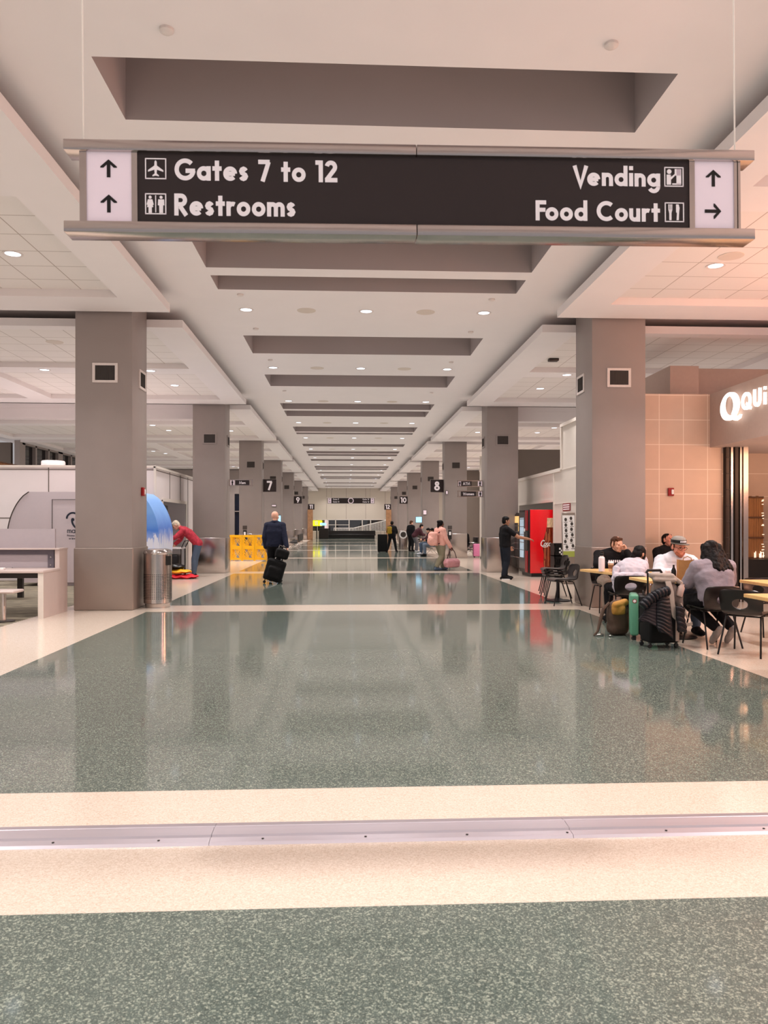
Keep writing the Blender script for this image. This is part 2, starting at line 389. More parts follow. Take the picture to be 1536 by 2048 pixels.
# ---------------------------------------------------------------- main ceiling with its slots
ZC, ZS = 5.35, 5.03
SL0, SL1, SLD = -2.12, 2.87, .85
slots = [(-3.4, -2.3), (.8, 1.9), (2.3, 3.2), (6.52, 7.52), (10.6, 11.78), (12.15, 12.87), (15.98, 17.64), (20.12, 21.79), (24.85, 26.1), (26.45, 27.78), (30.77, 32.4), (32.75, 33.3),
         (37.3, 38.5), (41.0, 42.3), (42.7, 43.8), (46.0, 47.2), (51.5, 53.0), (53.5, 54.8), (57.5, 58.7), (62.5, 64.0), (64.5, 65.8), (71.5, 73.0), (78.0, 79.2)]
ce = MB()
X0, X1 = -16, 16
y = -8
def quad(mb, a, b, c, d): mb.add([a, b, c, d], [(0, 1, 2, 3)])
for a, b in slots + [(ENDY + .2, None)]:
    quad(ce, (X0, y, ZC), (X1, y, ZC), (X1, a, ZC), (X0, a, ZC))
    if b is None: break
    quad(ce, (X0, a, ZC), (SL0, a, ZC), (SL0, b, ZC), (X0, b, ZC)); quad(ce, (SL1, a, ZC), (X1, a, ZC), (X1, b, ZC), (SL1, b, ZC))
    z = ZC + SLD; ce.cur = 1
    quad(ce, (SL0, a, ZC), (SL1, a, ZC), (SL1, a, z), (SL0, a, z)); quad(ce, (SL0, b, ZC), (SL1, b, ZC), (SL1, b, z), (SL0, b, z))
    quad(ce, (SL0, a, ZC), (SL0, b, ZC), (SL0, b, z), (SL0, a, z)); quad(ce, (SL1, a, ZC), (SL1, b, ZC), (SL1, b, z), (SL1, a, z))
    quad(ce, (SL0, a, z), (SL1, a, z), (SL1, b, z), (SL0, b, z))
    ce.cur = 0; y = b
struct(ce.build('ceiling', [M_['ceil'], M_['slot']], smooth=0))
# dropped side-bay ceilings with recessed tile fields
def bay(side, ya, yb):
    m = MB(); t = MB()
    xin, xr0, xout = (-2.97, -3.6, -14.1) if side < 0 else (3.65, 4.3, 14.1)
    edges = [xin, xr0, xr0 + side * 4.75, xr0 + side * 5.4, xout - side * .5, xout]
    h = yb - ya
    yr = [ya, ya + .28, ya + .28 + 3.46, ya + .28 + 4.1, yb - .82, yb] if h > 5 else [ya, ya + .1, yb - .1, yb]
    for i in range(len(edges) - 1):
        for j in range(len(yr) - 1):
            xa, xb = sorted((edges[i], edges[i + 1]))
            if i % 2 == 1 and j % 2 == 1:
                t.box((xa - .02, yr[j] - .02, ZS + .12), (xb + .02, yr[j + 1] + .02, ZS + .15))
            else: m.box((xa, yr[j], ZS), (xb, yr[j + 1], ZS + .14))
    o = struct(m.build('ceiling', M_['ceil'], smooth=0)); o2 = t.build('ceiling_tiles', M_['tile_ceil'], o, smooth=0)
ends = [c for c in COLY] + [ENDY]
for side in (-1, 1):
    bay(side, -6.7, 3.2)
    for i in range(len(COLY)):
        bay(side, COLY[i] + .95, (COLY[i + 1] if i < len(COLY) - 1 else ENDY) - .06)
# deep beams across the side aisles
for xa, xb in ((-14.1, -4.7), (5.4, 14.1)):
    bm_ = MB(); bm_.box((xa, 24.12, 4.72), (xb, 24.5, 5.03)); struct(bm_.build('trim_2' if xa < 0 else 'trim_3', M_['ceil'], smooth=0))

# ---------------------------------------------------------------- columns
ORD = ['first', 'second', 'third', 'fourth', 'fifth', 'sixth', 'seventh', 'eighth', 'ninth', 'tenth', 'eleventh', 'twelfth', 'thirteenth', 'fourteenth', 'fifteenth', 'sixteenth', 'seventeenth', 'eighteenth']
def grille(mb_f, mb_g, M):
    """a louvred air grille 0.4 x 0.31 in the plane of M"""
    for a, b in (((-.21, -.165, 0), (.21, -.125, .02)), ((-.21, .125, 0), (.21, .165, .02)), ((-.21, -.125, 0), (-.165, .125, .02)), ((.165, -.125, 0), (.21, .125, .02))): mb_f.box(a, b, M)
    mb_g.box((-.165, -.125, 0), (.165, .125, .006), M)
    for k in range(15): mb_g.box((-.158 + k * .0225, -.125, .006), (-.150 + k * .0225, .125, .014), M)
for side in (-1, 1):
    for i, cy in enumerate(COLY[1:]):
        xa, xb = (-4.56, -3.61) if side < 0 else (4.28, 5.23)
        m = MB(); m.rbox((xa, cy, 0), (xb, cy + .95, ZC), .012, 2)
        o = struct(m.build('column', M_['taupe']))
        tag(o, f"taupe square column, {ORD[i]} on the {'left' if side < 0 else 'right'} going away down the concourse", 'column', kind='structure')
        cl = MB(); cl.rbox((xa - .02, cy - .02, 0.0), (xb + .02, cy + .97, 1.06), .02, 3)
        cl.build('steel_cladding', M_['steel_dull'] if i == 0 else M_['steel'], o)
        inner = xb if side < 0 else xa
        for M in (frame_M((xa + .5 if side < 0 else (xa + xb) / 2, cy, 4.01), (1, 0, 0)), frame_M((inner, cy + .62, 4.0), (0, -side, 0))):
            f, g = MB(), MB(); grille(f, g, M)
            vf = f.build('vent_frame', M_['ring'] if i < 1 else M_['taupe'], o, smooth=0); g.build('vent_louvres', M_['grille'], vf, smooth=0)

# ---------------------------------------------------------------- recessed downlights, speakers, detectors
def downlight(loc, power, label, group, r=.105):
    t = thing('downlight', label, 'ceiling light', loc, 0, group)
    m = MB(); m.lathe([(r + .03, 0), (r + .028, -.008), (r, -.006), (r - .004, 0)], 24, cap=False); m.build('trim_ring', M_['ring'], t)
    m = MB(); m.lathe([(r, .0), (r * .8, -.003), (.01, -.005)], 24); m.build('lens', M_['led'], t)
    area('bulb', (0, 0, -.02), (0, 0, 0), .2, power, (1, .97, .955), radians(114), t)
    return t
LX = (-1.81, .37, 2.54)
row = 0
yy = 14.07 - 5.16 * 3
while yy < ENDY - 1:
    vis = yy > 9
    for k, x in enumerate(LX):
        if vis: lb = f"lit round ceiling downlight, {['left', 'middle', 'right'][k]} of the {ORD[row]} row beyond the hanging sign"
        else: lb = f"round downlight in the ceiling {'above' if yy > 0 else 'behind'} the big hanging sign, {['left', 'middle', 'right'][k]} of three" if yy < 6 else f"round downlight hidden behind the hanging sign, {['left', 'middle', 'right'][k]} of three"
        downlight((x, 3.58 if 3 < yy < 4 else yy, ZC), LAMP_W, lb, 'downlights in the central ceiling')
    if 13 < yy < 41:
        for k, x in enumerate((-.72, 1.46)):
            m = MB(); m.lathe([(.17, 0), (.168, -.006), (.02, -.008)], 28)
            tag(m.build('ceiling_speaker', M_['speaker'], loc=(x, yy, ZC)), f"round flush ceiling speaker, {['left', 'right'][k]} of two between the {ORD[row]} row of downlights", 'speaker', 'ceiling speakers')
    if vis: row += 1
    yy += 5.16
dets = [(-1.41, 6.13, 'left of two before the first slot above the hanging sign'), (2.15, 6.14, 'right of two before the first slot above the hanging sign'),
        (-1.79, 13.13, 'left of two just before the first downlight row'), (2.52, 13.2, 'right of two just before the first downlight row'),
        (-1.79, 15.4, 'left of two just after the first downlight row'), (2.52, 15.45, 'right of two just after the first downlight row'),
        (-1.79, 18.3, 'left of two just before the second downlight row'), (2.52, 18.35, 'right of two just before the second downlight row'),
        (-1.79, 22.5, 'left of two beyond the fourth slot'), (2.52, 22.6, 'right of two beyond the fourth slot')]
for x, y, lb in dets:
    m = MB(); m.lathe([(.055, 0), (.055, -.02), (.04, -.032), (.01, -.034)], 20)
    tag(m.build('smoke_detector', M_['ring'], loc=(x, y, ZC)), 'small round detector on ceiling, ' + lb, 'detector', 'ceiling detectors')
# side bay downlights
for side in (-1, 1):
    sx = [-4.55, -6.97, -9.4] if side < 0 else [5.28, 7.7]
    for i in range(-1, len(COLY) - 1):
        cy = COLY[i] if i >= 0 else COLY[0] - 9.95
        for n_, off in enumerate((4.97, 7.5)):
            for k, x in enumerate(sx):
                if k > 1 and i > 4: continue
                if side > 0 and i == 1 and k == 1: continue
                y = cy + off; z = ZS if n_ == 0 else ZS + .12
                where = 'in the strip between tile fields' if n_ == 0 else 'in the tile field'
                rowname = ['nearest to the concourse', 'one in from the concourse', 'two in from the concourse'][k]
                lb = f"{'left' if side < 0 else 'right'} aisle downlight {where}, bay {('before the first column' if i < 1 else 'past the ' + ORD[i - 1] + ' column')}, {rowname}"
                lb = f"{'left' if side < 0 else 'right'} aisle {'strip' if n_ == 0 else 'tile'} downlight {('before first' if i == 0 else 'overhead before' if i < 0 else 'past ' + ORD[i - 1])} column, {rowname}"
                downlight((x, y, z), SIDE_W, lb, 'downlights in the side bays')
m = MB(); m.lathe([(.17, 0), (.168, -.006), (.02, -.008)], 28)
tag(m.build('ceiling_speaker', M_['speaker'], loc=(5.3, 10.35, ZS + .12)), 'round flush speaker in the pinkish tile ceiling upper right', 'speaker', 'ceiling speakers')
m = MB(); m.lathe([(.17, 0), (.168, -.006), (.02, -.008)], 28)
tag(m.build('ceiling_speaker', M_['speaker'], loc=(-5.9, 15.9, ZS + .12)), 'round flush speaker in tile ceiling left of the nearest left column', 'speaker', 'ceiling speakers')
m = MB(); m.rbox((-.11, -.08, -.06), (.11, .08, 0), .015)
tag(m.build('exit_fixture', M_['dark_metal'], loc=(4.62, 16.95, ZS + .12)), 'small dark box fixture on tile ceiling left of the right column', 'fixture')

# ---------------------------------------------------------------- walls
XR, XL = 5.7, -5.0
def wall(name, boxes, mat, parent=None, smooth=0):
    m = MB()
    for a, b in boxes: m.box(a, b)
    return struct(m.build(name, mat, smooth=smooth))
NZ = 2.12
wr = wall('wall_right', [((XR, 15.1, 0), (XR + .15, 20.8, 2.9)), ((XR, 15.1, 2.9), (XR + .15, 20.05, 4.05)), ((XR, 20.8, NZ), (XR + .15, 25.1, 2.9)), ((XR, 25.1, 0), (XR + .15, 32.4, 2.9)), ((XR, 27.0, 2.9), (XR + .15, 32.4, 4.3)),
                      ((XR + .15, 20.65, 0), (XR + 1.3, 20.8, NZ + .2)), ((XR + .15, 25.1, 0), (XR + 1.3, 25.25, NZ + .2))], M_['ribbed'])
tr = MB()
for z in (2.01, 2.9):
    tr.box((XR - .012, 15.1, z - .012), (XR, 20.8, z + .012))
for a, b in (((XR - .03, 20.76, 0), (XR, 20.84, 2.855)), ((XR - .033, 20.84, NZ - .05), (XR, 25.1, NZ + .03)), ((XR - .044, 20.105, 2.86), (XR + .174, 27, 2.95)), ((XR - .04, 20.02, 2.9), (XR + .17, 20.1, 4.015)), ((XR - .045, 15.1, 4.02), (XR + .175, 20.105, 4.1)), ((XR - .03, 32.36, 0), (XR + .17, 32.44, 4.35))): tr.box(a, b)
tr.build('trim_4', M_['trim'], wr, smooth=0)
bb = MB(); bb.box((XR - .015, 15.1, 0), (XR, 20.76, .1)); bb.box((XR - .015, 25.2, 0), (XR, 32.36, .1)); bb.build('baseboard_right', M_['dark_metal'], wr, smooth=0)
wall('wall_niche_right', [((XR + 1.3, 20.65, 0), (XR + 1.4, 25.25, 2.4)), ((XR + .2, 20.8, 2.3), (XR + 1.3, 25.1, 2.4))], M_['wall_dark'])
wall('wall_gate_right', [((6.0, 27.4, 2.4), (14.0, 27.6, 4.15)), ((7.2, 52, 0), (14, 52.2, 5.1)), ((14.0, 2, 0), (14.15, ENDY, 5.2)), ((13.0, 15.3, 0), (13.2, 26, 5.03))], M_['wall_dark'])
wall('wall_tile', [((5.3, 14.15, 0), (6.86, 14.35, 3.9)), ((6.86, 14.15, 0), (7.07, 14.35, 2.9))], M_['tile_wall'])
wall('wall_shop', [((6.9, 15.3, 0), (13, 15.5, 3.9))], M_['tile_wall'])
wall('wall_shop_bulkhead', [((6.84, 4.5, 2.9), (7.1, 14.15, 3.9)), ((7.1, 4.5, 2.9), (13, 15.3, 2.98))], M_['plaster'])
wall('wall_shop_upper', [((6.42, 14.95, 3.9), (7.0, 17.5, 4.6)), ((7.0, 15.3, 3.9), (13, 15.45, 4.62)), ((5.35, 14.36, 3.84), (13, 15.3, 3.9))], M_['plaster'])
# storefront gate channel
gc = thing('gate_channel', 'dark metal rolling gate channels at the shop entrance beside orange tile wall', 'gate track', (7.1, 14.1, 0))
for k, (dx, w_, mt) in enumerate(((0, .05, 'dark_metal'), (.085, .04, 'chrome'), (.16, .06, 'dark_metal'), (.25, .03, 'chrome'), (.31, .09, 'steel'))):
    m = MB(); m.box((dx, -.06 - .01 * k, 0), (dx + w_, .06 - .01 * k, 2.9)); m.build('channel', M_[mt], gc, smooth=0)
m = MB()
for k in range(9): m.box((-.005, -.085, .3 + k * .3), (.056, .0, .315 + k * .3))
m.build('bracket', M_['grille'], gc, smooth=0)

wl = wall('wall_left', [((-15, 20.4, 0), (XL, 20.55, 2.93)), ((XL - .15, 20.55, 0), (XL, 21.2, 2.93)), ((XL - .15, 21.2, NZ), (XL, 24.3, 2.93)), ((XL - .15, 24.3, 0), (XL, 27.0, 2.93)),
                        ((XL - 1.4, 21.05, 0), (XL - .15, 21.2, NZ + .2)), ((XL - 1.4, 24.3, 0), (XL - .15, 24.45, NZ + .2)), ((-15, 20.4, 2.93), (XL, 27, 2.97))], M_['white_panel'])
tr = MB()
for z in (1.62, 2.88): tr.box((-15, 20.388, z - .01), (XL, 20.4, z + .01)); tr.box((XL, 20.4, z - .01), (XL + .012, 21.15 if z < 2 else 27, z + .01))
for x in (-5.35, -7.72, -10.1): tr.box((x - .01, 20.388, 0), (x + .01, 20.4, 2.93))
for y in (22.1, 23.5, 24.6, 25.8): tr.box((XL, y - .01, NZ if y < 24.3 else 0), (XL + .012, y + .01, 2.93))
tr.build('trim_5', M_['wall_dark'], wl, smooth=0)
tr = MB(); tr.box((XL - .02, 20.36, 0), (XL + .03, 20.44, 2.97)); tr.box((XL, 21.16, 0), (XL + .03, 21.24, NZ)); tr.box((XL, 21.16, NZ - .04), (XL + .04, 24.34, NZ + .05)); tr.box((XL, 24.26, 0), (XL + .03, 24.34, NZ)); tr.box((-15, 20.36, 2.93), (XL + .04, 20.42, 2.99)); tr.box((XL - .02, 20.4, 2.93), (XL + .04, 27, 2.99))
tr.build('trim_6', M_['trim'], wl, smooth=0)
wall('wall_niche_left', [((XL - 1.5, 21.05, 0), (XL - 1.4, 24.45, 2.4)), ((XL - 1.5, 21.05, 2.3), (XL - .1, 24.45, 2.4))], M_['wall_dark'])
wall('wall_left_far', [((-20, 34.3, 0), (-14.6, 34.5, ZS)), ((-14.3, 14, 0), (-14.15, 27.5, ZS)), ((-14.3, 60, 0), (-14.15, ENDY, ZS))], M_['wall_dark'])
wn = MB()
wn.box((-14.35, 34.3, 0), (-14.3, 60, .6))
for k in range(18): y = 34.3 + k * 1.5; wn.box((-14.32, y - (.3 if k % 3 == 0 else .08), 0), (-14.1, y + (.3 if k % 3 == 0 else .08), 5.1))
wn.box((-14.3, 34.3, 4.95), (-14.1, 60, 5.1)); wn.box((-14.3, 34.3, 2.4), (-14.12, 60, 2.48))
o = struct(wn.build('window_1', M_['taupe'], smooth=0))
m = MB(); m.box((-14.29, 34.3, .6), (-14.25, 60, 4.95)); m.build('glass', M_['glass_dark'], o, smooth=0)
# glimpse of a night window past the second left column
wn = MB()
for a, b in (((-7.6, 51.9, 0), (-7.45, 52.1, 3.5)), ((-5.2, 51.9, 0), (-5.05, 52.1, 3.5)), ((-7.6, 51.9, 3.5), (-5.05, 52.1, 3.8)), ((-7.45, 51.9, .0), (-5.2, 52.1, .5)), ((-7.45, 51.92, 2.3), (-5.2, 52.08, 2.36)), ((-14.1, 51.9, 3.8), (-5.05, 52.1, 5.1)), ((-14.1, 51.9, 0), (-7.6, 52.1, 3.8))): wn.box(a, b)
o = struct(wn.build('window_2', M_['taupe'], smooth=0))
m = MB(); m.box((-7.45, 52.02, .5), (-5.2, 52.05, 3.5)); m.build('glass', pm('night_blue_glass', (12, 17, 34), .08, var=.5, scale=3, emit=.02), o, smooth=0)

# end of the concourse
we = wall('wall_end', [((-14.3, ENDY, 1.98), (14.3, ENDY + .2, ZC)), ((-14.3, ENDY, 0), (-3.75, ENDY + .2, 1.98)), ((4.45, ENDY, 0), (14.3, ENDY + .2, 1.98)), ((-3.75, ENDY, 0), (4.45, ENDY + .2, .72))], M_['end_wall'])
wn = MB()
for x in (-3.72, -3.1, -1.98, -1.12, .33, 1.75, 2.65, 4.42): wn.box((x - .05, ENDY - .03, .72), (x + .05, ENDY + .1, 1.98))
wn.box((-3.75, ENDY - .03, 1.93), (4.45, ENDY + .1, 2.02)); wn.box((-3.75, ENDY - .03, .68), (4.45, ENDY + .1, .76)); wn.box((-1.98, ENDY - .02, 1.38), (.33, ENDY + .08, 1.44))
o = struct(wn.build('window_3', M_['trim'], smooth=0))
gl = bpy.data.materials.new('clear_glass'); gl.use_nodes = True; nt, b_, L_ = nodes_of(gl)
tb = nd(nt, 'ShaderNodeBsdfTransparent'); gb = nd(nt, 'ShaderNodeBsdfGlossy'); gb.inputs['Roughness'].default_value = .02; mxs = nd(nt, 'ShaderNodeMixShader'); mxs.inputs[0].default_value = .08
L_(tb.outputs[0], mxs.inputs[1]); L_(gb.outputs[0], mxs.inputs[2]); L_(mxs.outputs[0], nt.nodes['Material Output'].inputs[0])
m = MB(); m.box((-3.7, ENDY + .06, .76), (4.4, ENDY + .07, 1.94)); m.build('glass', gl, o, smooth=0)
# ---------------------------------------------------------------- the big hanging sign
def arrow(mb, M, s, ang=0):
    K = M @ RZ(ang) @ Matrix.Scale(s, 4)
    mb.prism([(-.105, -.5), (.105, -.5), (.105, .26), (.30, .07), (.48, .07), (.48, .14), (.0, .56), (-.48, .14), (-.48, .07), (-.30, .07), (-.105, .26)], 0, .02, K)
def person_pict(mb, M, s, skirt=False):
    K = M @ Matrix.Scale(s, 4)
    mb.prism(arc(0, .39, .085, .085, 0, 350, 12), 0, .03, K)
    if skirt: mb.prism([(-.12, .27), (.12, .27), (.2, -.02), (.14, -.04), (.17, -.16), (.09, -.16), (.09, -.48), (-.09, -.48), (-.09, -.16), (-.17, -.16), (-.14, -.04), (-.2, -.02)], 0, .03, K)
    else: mb.prism([(-.16, .27), (.16, .27), (.18, -.05), (.11, -.05), (.1, -.48), (-.1, -.48), (-.11, -.05), (-.18, -.05)], 0, .03, K)
def square_outline(mb, M, s, t=.05):
    h = s / 2; t *= s
    for a, b in (((-h, -h, 0), (h, -h + t, .002)), ((-h, h - t, 0), (h, h, .002)), ((-h, -h, 0), (-h + t, h, .002)), ((h - t, -h, 0), (h, h, .002))): mb.box(a, b, M)
SG0, SG1, SGT, SGB = -1.22, 1.90, 3.157, 2.747
def sgx(u): return SG0 + (u - 145) / 1363 * (SG1 - SG0)
def sgz(u, v):
    t = (u - 145) / 1363
    return SGT - (v - (281 + 23 * t)) / (198 - 10 * t) * (SGT - SGB)
sg = thing('hanging_sign', 'large dark hanging direction sign for gates, restrooms, vending and food court', 'sign', (0, 3.5, 0))
cx = (SG0 + SG1) / 2
for nm, z0, z1 in (('top_rail', SGT - .048, SGT), ('bottom_rail', SGB, SGB + .05)):
    m = MB(); m.rbox((SG0, -.055, z0), (cx - .001, .055, z1), .004, 2); m.rbox((cx + .001, -.055, z0), (SG1, .055, z1), .004, 2); m.build(nm, M_['rail'], sg)
zb, zt = SGB + .05, SGT - .048
m = MB(); m.box((sgx(284), -.035, zb), (sgx(1376), .035, zt)); m.build('sign_panel', M_['sign_black'], sg, smooth=0)
for a, b in ((187, 273), (1387, 1468)):
    m = MB(); m.box((sgx(a), -.036, zb), (sgx(b), .036, zt)); ap = m.build('arrow_panel', M_['sign_white'], sg, smooth=0)
    m = MB()
    if a < 500:
        for v in (342, 417): m = MB(); arrow(m, frame_M((sgx(229), -.037, sgz(229, v))), .075); m.build('arrow', M_['letter_black'], ap, smooth=0)
    else:
        for u_, v, an_ in ((1426, 361, 0), (1424, 430, -pi / 2)): m = MB(); arrow(m, frame_M((sgx(u_), -.037, sgz(u_, v))), .073, an_); m.build('arrow', M_['letter_black'], ap, smooth=0)
m = MB()
for a, b in ((174, 187), (273, 284), (1376, 1387), (1468, 1474), (1476, 1481)): m = MB(); m.box((sgx(a), -.042, zb), (sgx(b), .042, zt)); m.build('frame_post', M_['rail'], sg, smooth=0)

for txt, u0, u1, vb, hh in (('Gates 7 to 12', 355, 671, 366, .098), ('Restrooms', 354, 589, 441, .098), ('Vending', 1139, 1317, 376, .092), ('Food Court', 1064, 1316, 450, .092)):
    text_mb(txt, hh, frame_M((sgx(u0), -.037, sgz(u0, vb))), width=sgx(u1) - sgx(u0), w=.205).build('lettering', M_['letter'], sg, smooth=0)
def pict(u, v, draw, s=.093):
    m = MB(); M = frame_M((sgx(u), -.037, sgz(u, v))); square_outline(m, M, s); draw(m, M, s); return m.build('pictogram', M_['letter'], sg, smooth=0)
def d_plane(m, M, s):
    K = M @ Matrix.Scale(s, 4)
    m.prism([(0, .40), (.05, .33), (.06, .14), (.36, -.08), (.36, -.15), (.06, -.05), (.045, -.24), (.15, -.32), (.15, -.37), (0, -.33), (-.15, -.37), (-.15, -.32), (-.045, -.24), (-.06, -.05), (-.36, -.15), (-.36, -.08), (-.06, .14), (-.05, .33)], 0, .03, K)
def d_rest(m, M, s):
    person_pict(m, M @ T(-.024, -.002), s * .86, True); person_pict(m, M @ T(.024, -.002), s * .86); m.box((-.002, -.038, 0), (.002, .038, .002), M)
def d_vend(m, M, s):
    m.prism(arc(-.022, .024, .011, .011, 0, 350, 10), 0, .002, M); m.box((-.034, -.036, 0), (-.014, .010, .002), M); m.prism([(-.02, .008), (-.012, -.012), (.008, .008), (.004, .014), (-.012, -.0), (-.016, .01)], 0, .002, M)
    m.box((.004, .006, 0), (.032, .036, .002), M); m.box((.012, -.034, 0), (.034, .036, .002), M); m.box((-.008, -.036, 0), (.034, -.03, .002), M)
def d_fork(m, M, s):
    for x in (-.026, -.019, -.012): m.box((x - .002, .008, 0), (x + .002, .036, .002), M)
    m.prism([(-.028, .012), (-.010, .012), (-.014, -.004), (-.014, -.036), (-.024, -.036), (-.024, -.004)], 0, .002, M)
    m.prism([(.008, .036), (.02, .036), (.024, .02), (.022, -.0), (.02, -.036), (.010, -.036), (.012, -.002), (.008, .0)], 0, .002, M)
pict(319, 341.5, d_plane); pict(318.5, 416.5, d_rest); pict(1345, 357.5, d_vend, .09); pict(1345.5, 432.5, d_fork, .09)
m = MB()
for x in (sgx(176), sgx(1479)): m.tube([(x, 0, SGT - .01), (x, 0, ZC)], .0035, 6)
m.build('suspension_cable', M_['trim'], sg)
m = MB()
for x in (sgx(398), sgx(873)): m.rbox((x - .05, -.02, SGT), (x + .03, .02, SGT + .008), .002, 1); m.tube([(x, 0, SGT), (x, 0, SGT + .025)], .004, 6)
m.build('hanger_clip', M_['chrome'], sg)
# the right end hangs a touch higher
ang = -.0075
sg.rotation_euler = (0, ang, 0); sg.location = (0, 3.5, 0) ; sg.location.z = -(-SG0) * math.tan(-ang) * 0

# ---------------------------------------------------------------- gate number signs on the columns
def gate_sign(num, x0, x1, y, z0, z1, label, onleft):
    t = thing('gate_sign', label, 'sign', ((x0 + x1) / 2, y, z0))
    wd, ht = x1 - x0, z1 - z0
    m = MB(); m.rbox((-wd / 2, -.05, 0), (wd / 2, .05, ht), .008, 2); m.build('sign_box', M_['sign_black'], t)
    m = MB()
    for a, b in (((-wd / 2 - .012, -.055, -.012), (wd / 2 + .012, .055, 0)), ((-wd / 2 - .012, -.055, ht), (wd / 2 + .012, .055, ht + .012)), ((wd / 2 if onleft else -wd / 2 - .012, -.055, 0), (wd / 2 + .012 if onleft else -wd / 2, .055, ht))): m.box(a, b)
    m.build('frame', M_['taupe'], t, smooth=0)
    text_mb(num, ht * .74, frame_M((0, -.053, ht * .13)), w=.2, align='c').build('numeral', M_['letter'], t, smooth=0)
gate_sign('7', -3.59, -3.02, 33.6, 2.87, 3.41, 'black sign for gate seven, nearest one on the left columns', True)
gate_sign('9', -3.59, -3.05, 53.4, 2.9, 3.4, 'black sign for gate nine, halfway down the left columns', True)
gate_sign('11', -3.59, -2.98, 72.95, 2.86, 3.38, 'black sign for gate eleven, farthest on the left', True)
gate_sign('8', 3.7, 4.27, 33.6, 2.87, 3.41, 'black sign for gate eight, nearest one on the right columns', False)
gate_sign('10', 3.72, 4.27, 53.4, 2.9, 3.4, 'black sign for gate ten, halfway down the right columns', False)
gate_sign('12', 3.64, 4.26, 72.95, 2.86, 3.38, 'black sign for gate twelve, farthest on the right', False)
for x0, x1 in ((-3.6, -3.12), (3.78, 4.26)):
    m = MB(); m.rbox((x0, 72.35, 0), (x1, 72.86, 2.85), .01, 1)
    tag(m.build('brick_pier', M_['brick']), f"narrow brown brick pier under the {'left' if x0 < 0 else 'right'} farthest gate sign", 'pier')
# blade signs for the restrooms
def blade(label, x0, x1, y, rows, wall_x):
    t = thing('blade_sign', label, 'sign', (0, y, 0))
    for txt, z0, z1, picto, dark in rows:
        m = MB()
        for z in (z0, z1 - .025): m.box((x0, -.03, z), (x1, .03, z + .025))
        for x in (x0, x1 - .03): m.box((x, -.025, z0), (x + .03, .025, z1))
        m.build('frame', M_['rail'], t, smooth=0)
        a, b = x0 + (x1 - x0) * dark[0], x0 + (x1 - x0) * dark[1]
        m = MB(); m.box((a, -.022, z0 + .025), (b, .022, z1 - .025)); pn = m.build('sign_panel', M_['sign_black'], t, smooth=0)
        h = (z1 - z0) * .42
        text_mb(txt, h, frame_M(((a + b) / 2, -.024, (z0 + z1) / 2 - h / 2)), w=.16, align='c').build('lettering', M_['letter'], pn, smooth=0)
        for c0, c1 in picto:
            c, d = x0 + (x1 - x0) * c0, x0 + (x1 - x0) * c1
            m = MB(); m.box((c, -.02, z0 + .025), (d, .02, z1 - .025)); q = m.build('end_panel', M_['sign_white'], t, smooth=0)
            m = MB(); person_pict(m, frame_M(((c + d) / 2, -.021, (z0 + z1) / 2)), (z1 - z0) * .8, txt == 'Women'); q2 = m.build('pictogram', M_['letter_black'], q, smooth=0)
    return t
blade("small Men restroom blade sign on second left column", -3.58, -2.86, 23.75, [('Men', 2.63, 2.83, [(.06, .24)], (.28, .86))], -3.6)
blade("pair of ATM and Women blade signs on second right column", 3.46, 4.26, 23.75, [('ATM', 2.62, 2.82, [(.04, .13), (.8, .95)], (.14, .55)), ('Women', 2.30, 2.50, [(.82, .95)], (.13, .72))], 4.28)
# sign over the far wall
t = thing('hanging_sign', 'distant dark hanging sign with round emblem before the end wall', 'sign', (0, 80, 0))
m = MB(); m.box((-1.9, -.06, 3.64), (2.95, .06, 4.2)); m.build('sign_panel', M_['sign_black'], t, smooth=0)
m = MB()
for z in (3.58, 4.2): m.box((-2.02, -.09, z), (3.07, .09, z + .06))
m.build('rail', M_['trim'], t, smooth=0)
for a, b in ((-1.86, -1.52), (2.57, 2.91)):
    m = MB(); m.box((a, -.065, 3.66), (b, .065, 4.18)); q = m.build('arrow_panel', M_['sign_white'], t, smooth=0)
    for z in (3.8, 4.05): m = MB(); arrow(m, frame_M(((a + b) / 2, -.067, z)), .17); m.build('arrow', M_['letter_black'], q, smooth=0)
m = MB(); m.lathe([(.30, 0), (.30, .02)], 28, frame_M((.5, -.062, 3.92))); q = m.build('round_emblem', M_['sign_white'], t, smooth=0)
m = MB(); m.lathe([(.22, 0), (.22, .004)], 28, frame_M((.5, -.083, 3.92))); m.build('emblem_ring', M_['grille'], q, smooth=0)
for txt, x, z, al in (('Gate 9', -1.35, 3.99, 'l'), ('Gate 11', -1.35, 3.73, 'l'), ('Gate 10', 2.4, 3.99, 'r'), ('Gate 12', 2.4, 3.73, 'r')):
    text_mb(txt, .15, frame_M((x, -.063, z)), align=al).build('lettering', M_['letter'], t, smooth=0)
m = MB()
for x in (-1.5, 2.5): m.tube([(x, 0, 4.24), (x, 0, ZC)], .012, 6)
m.build('suspension_rod', M_['rail'], t)

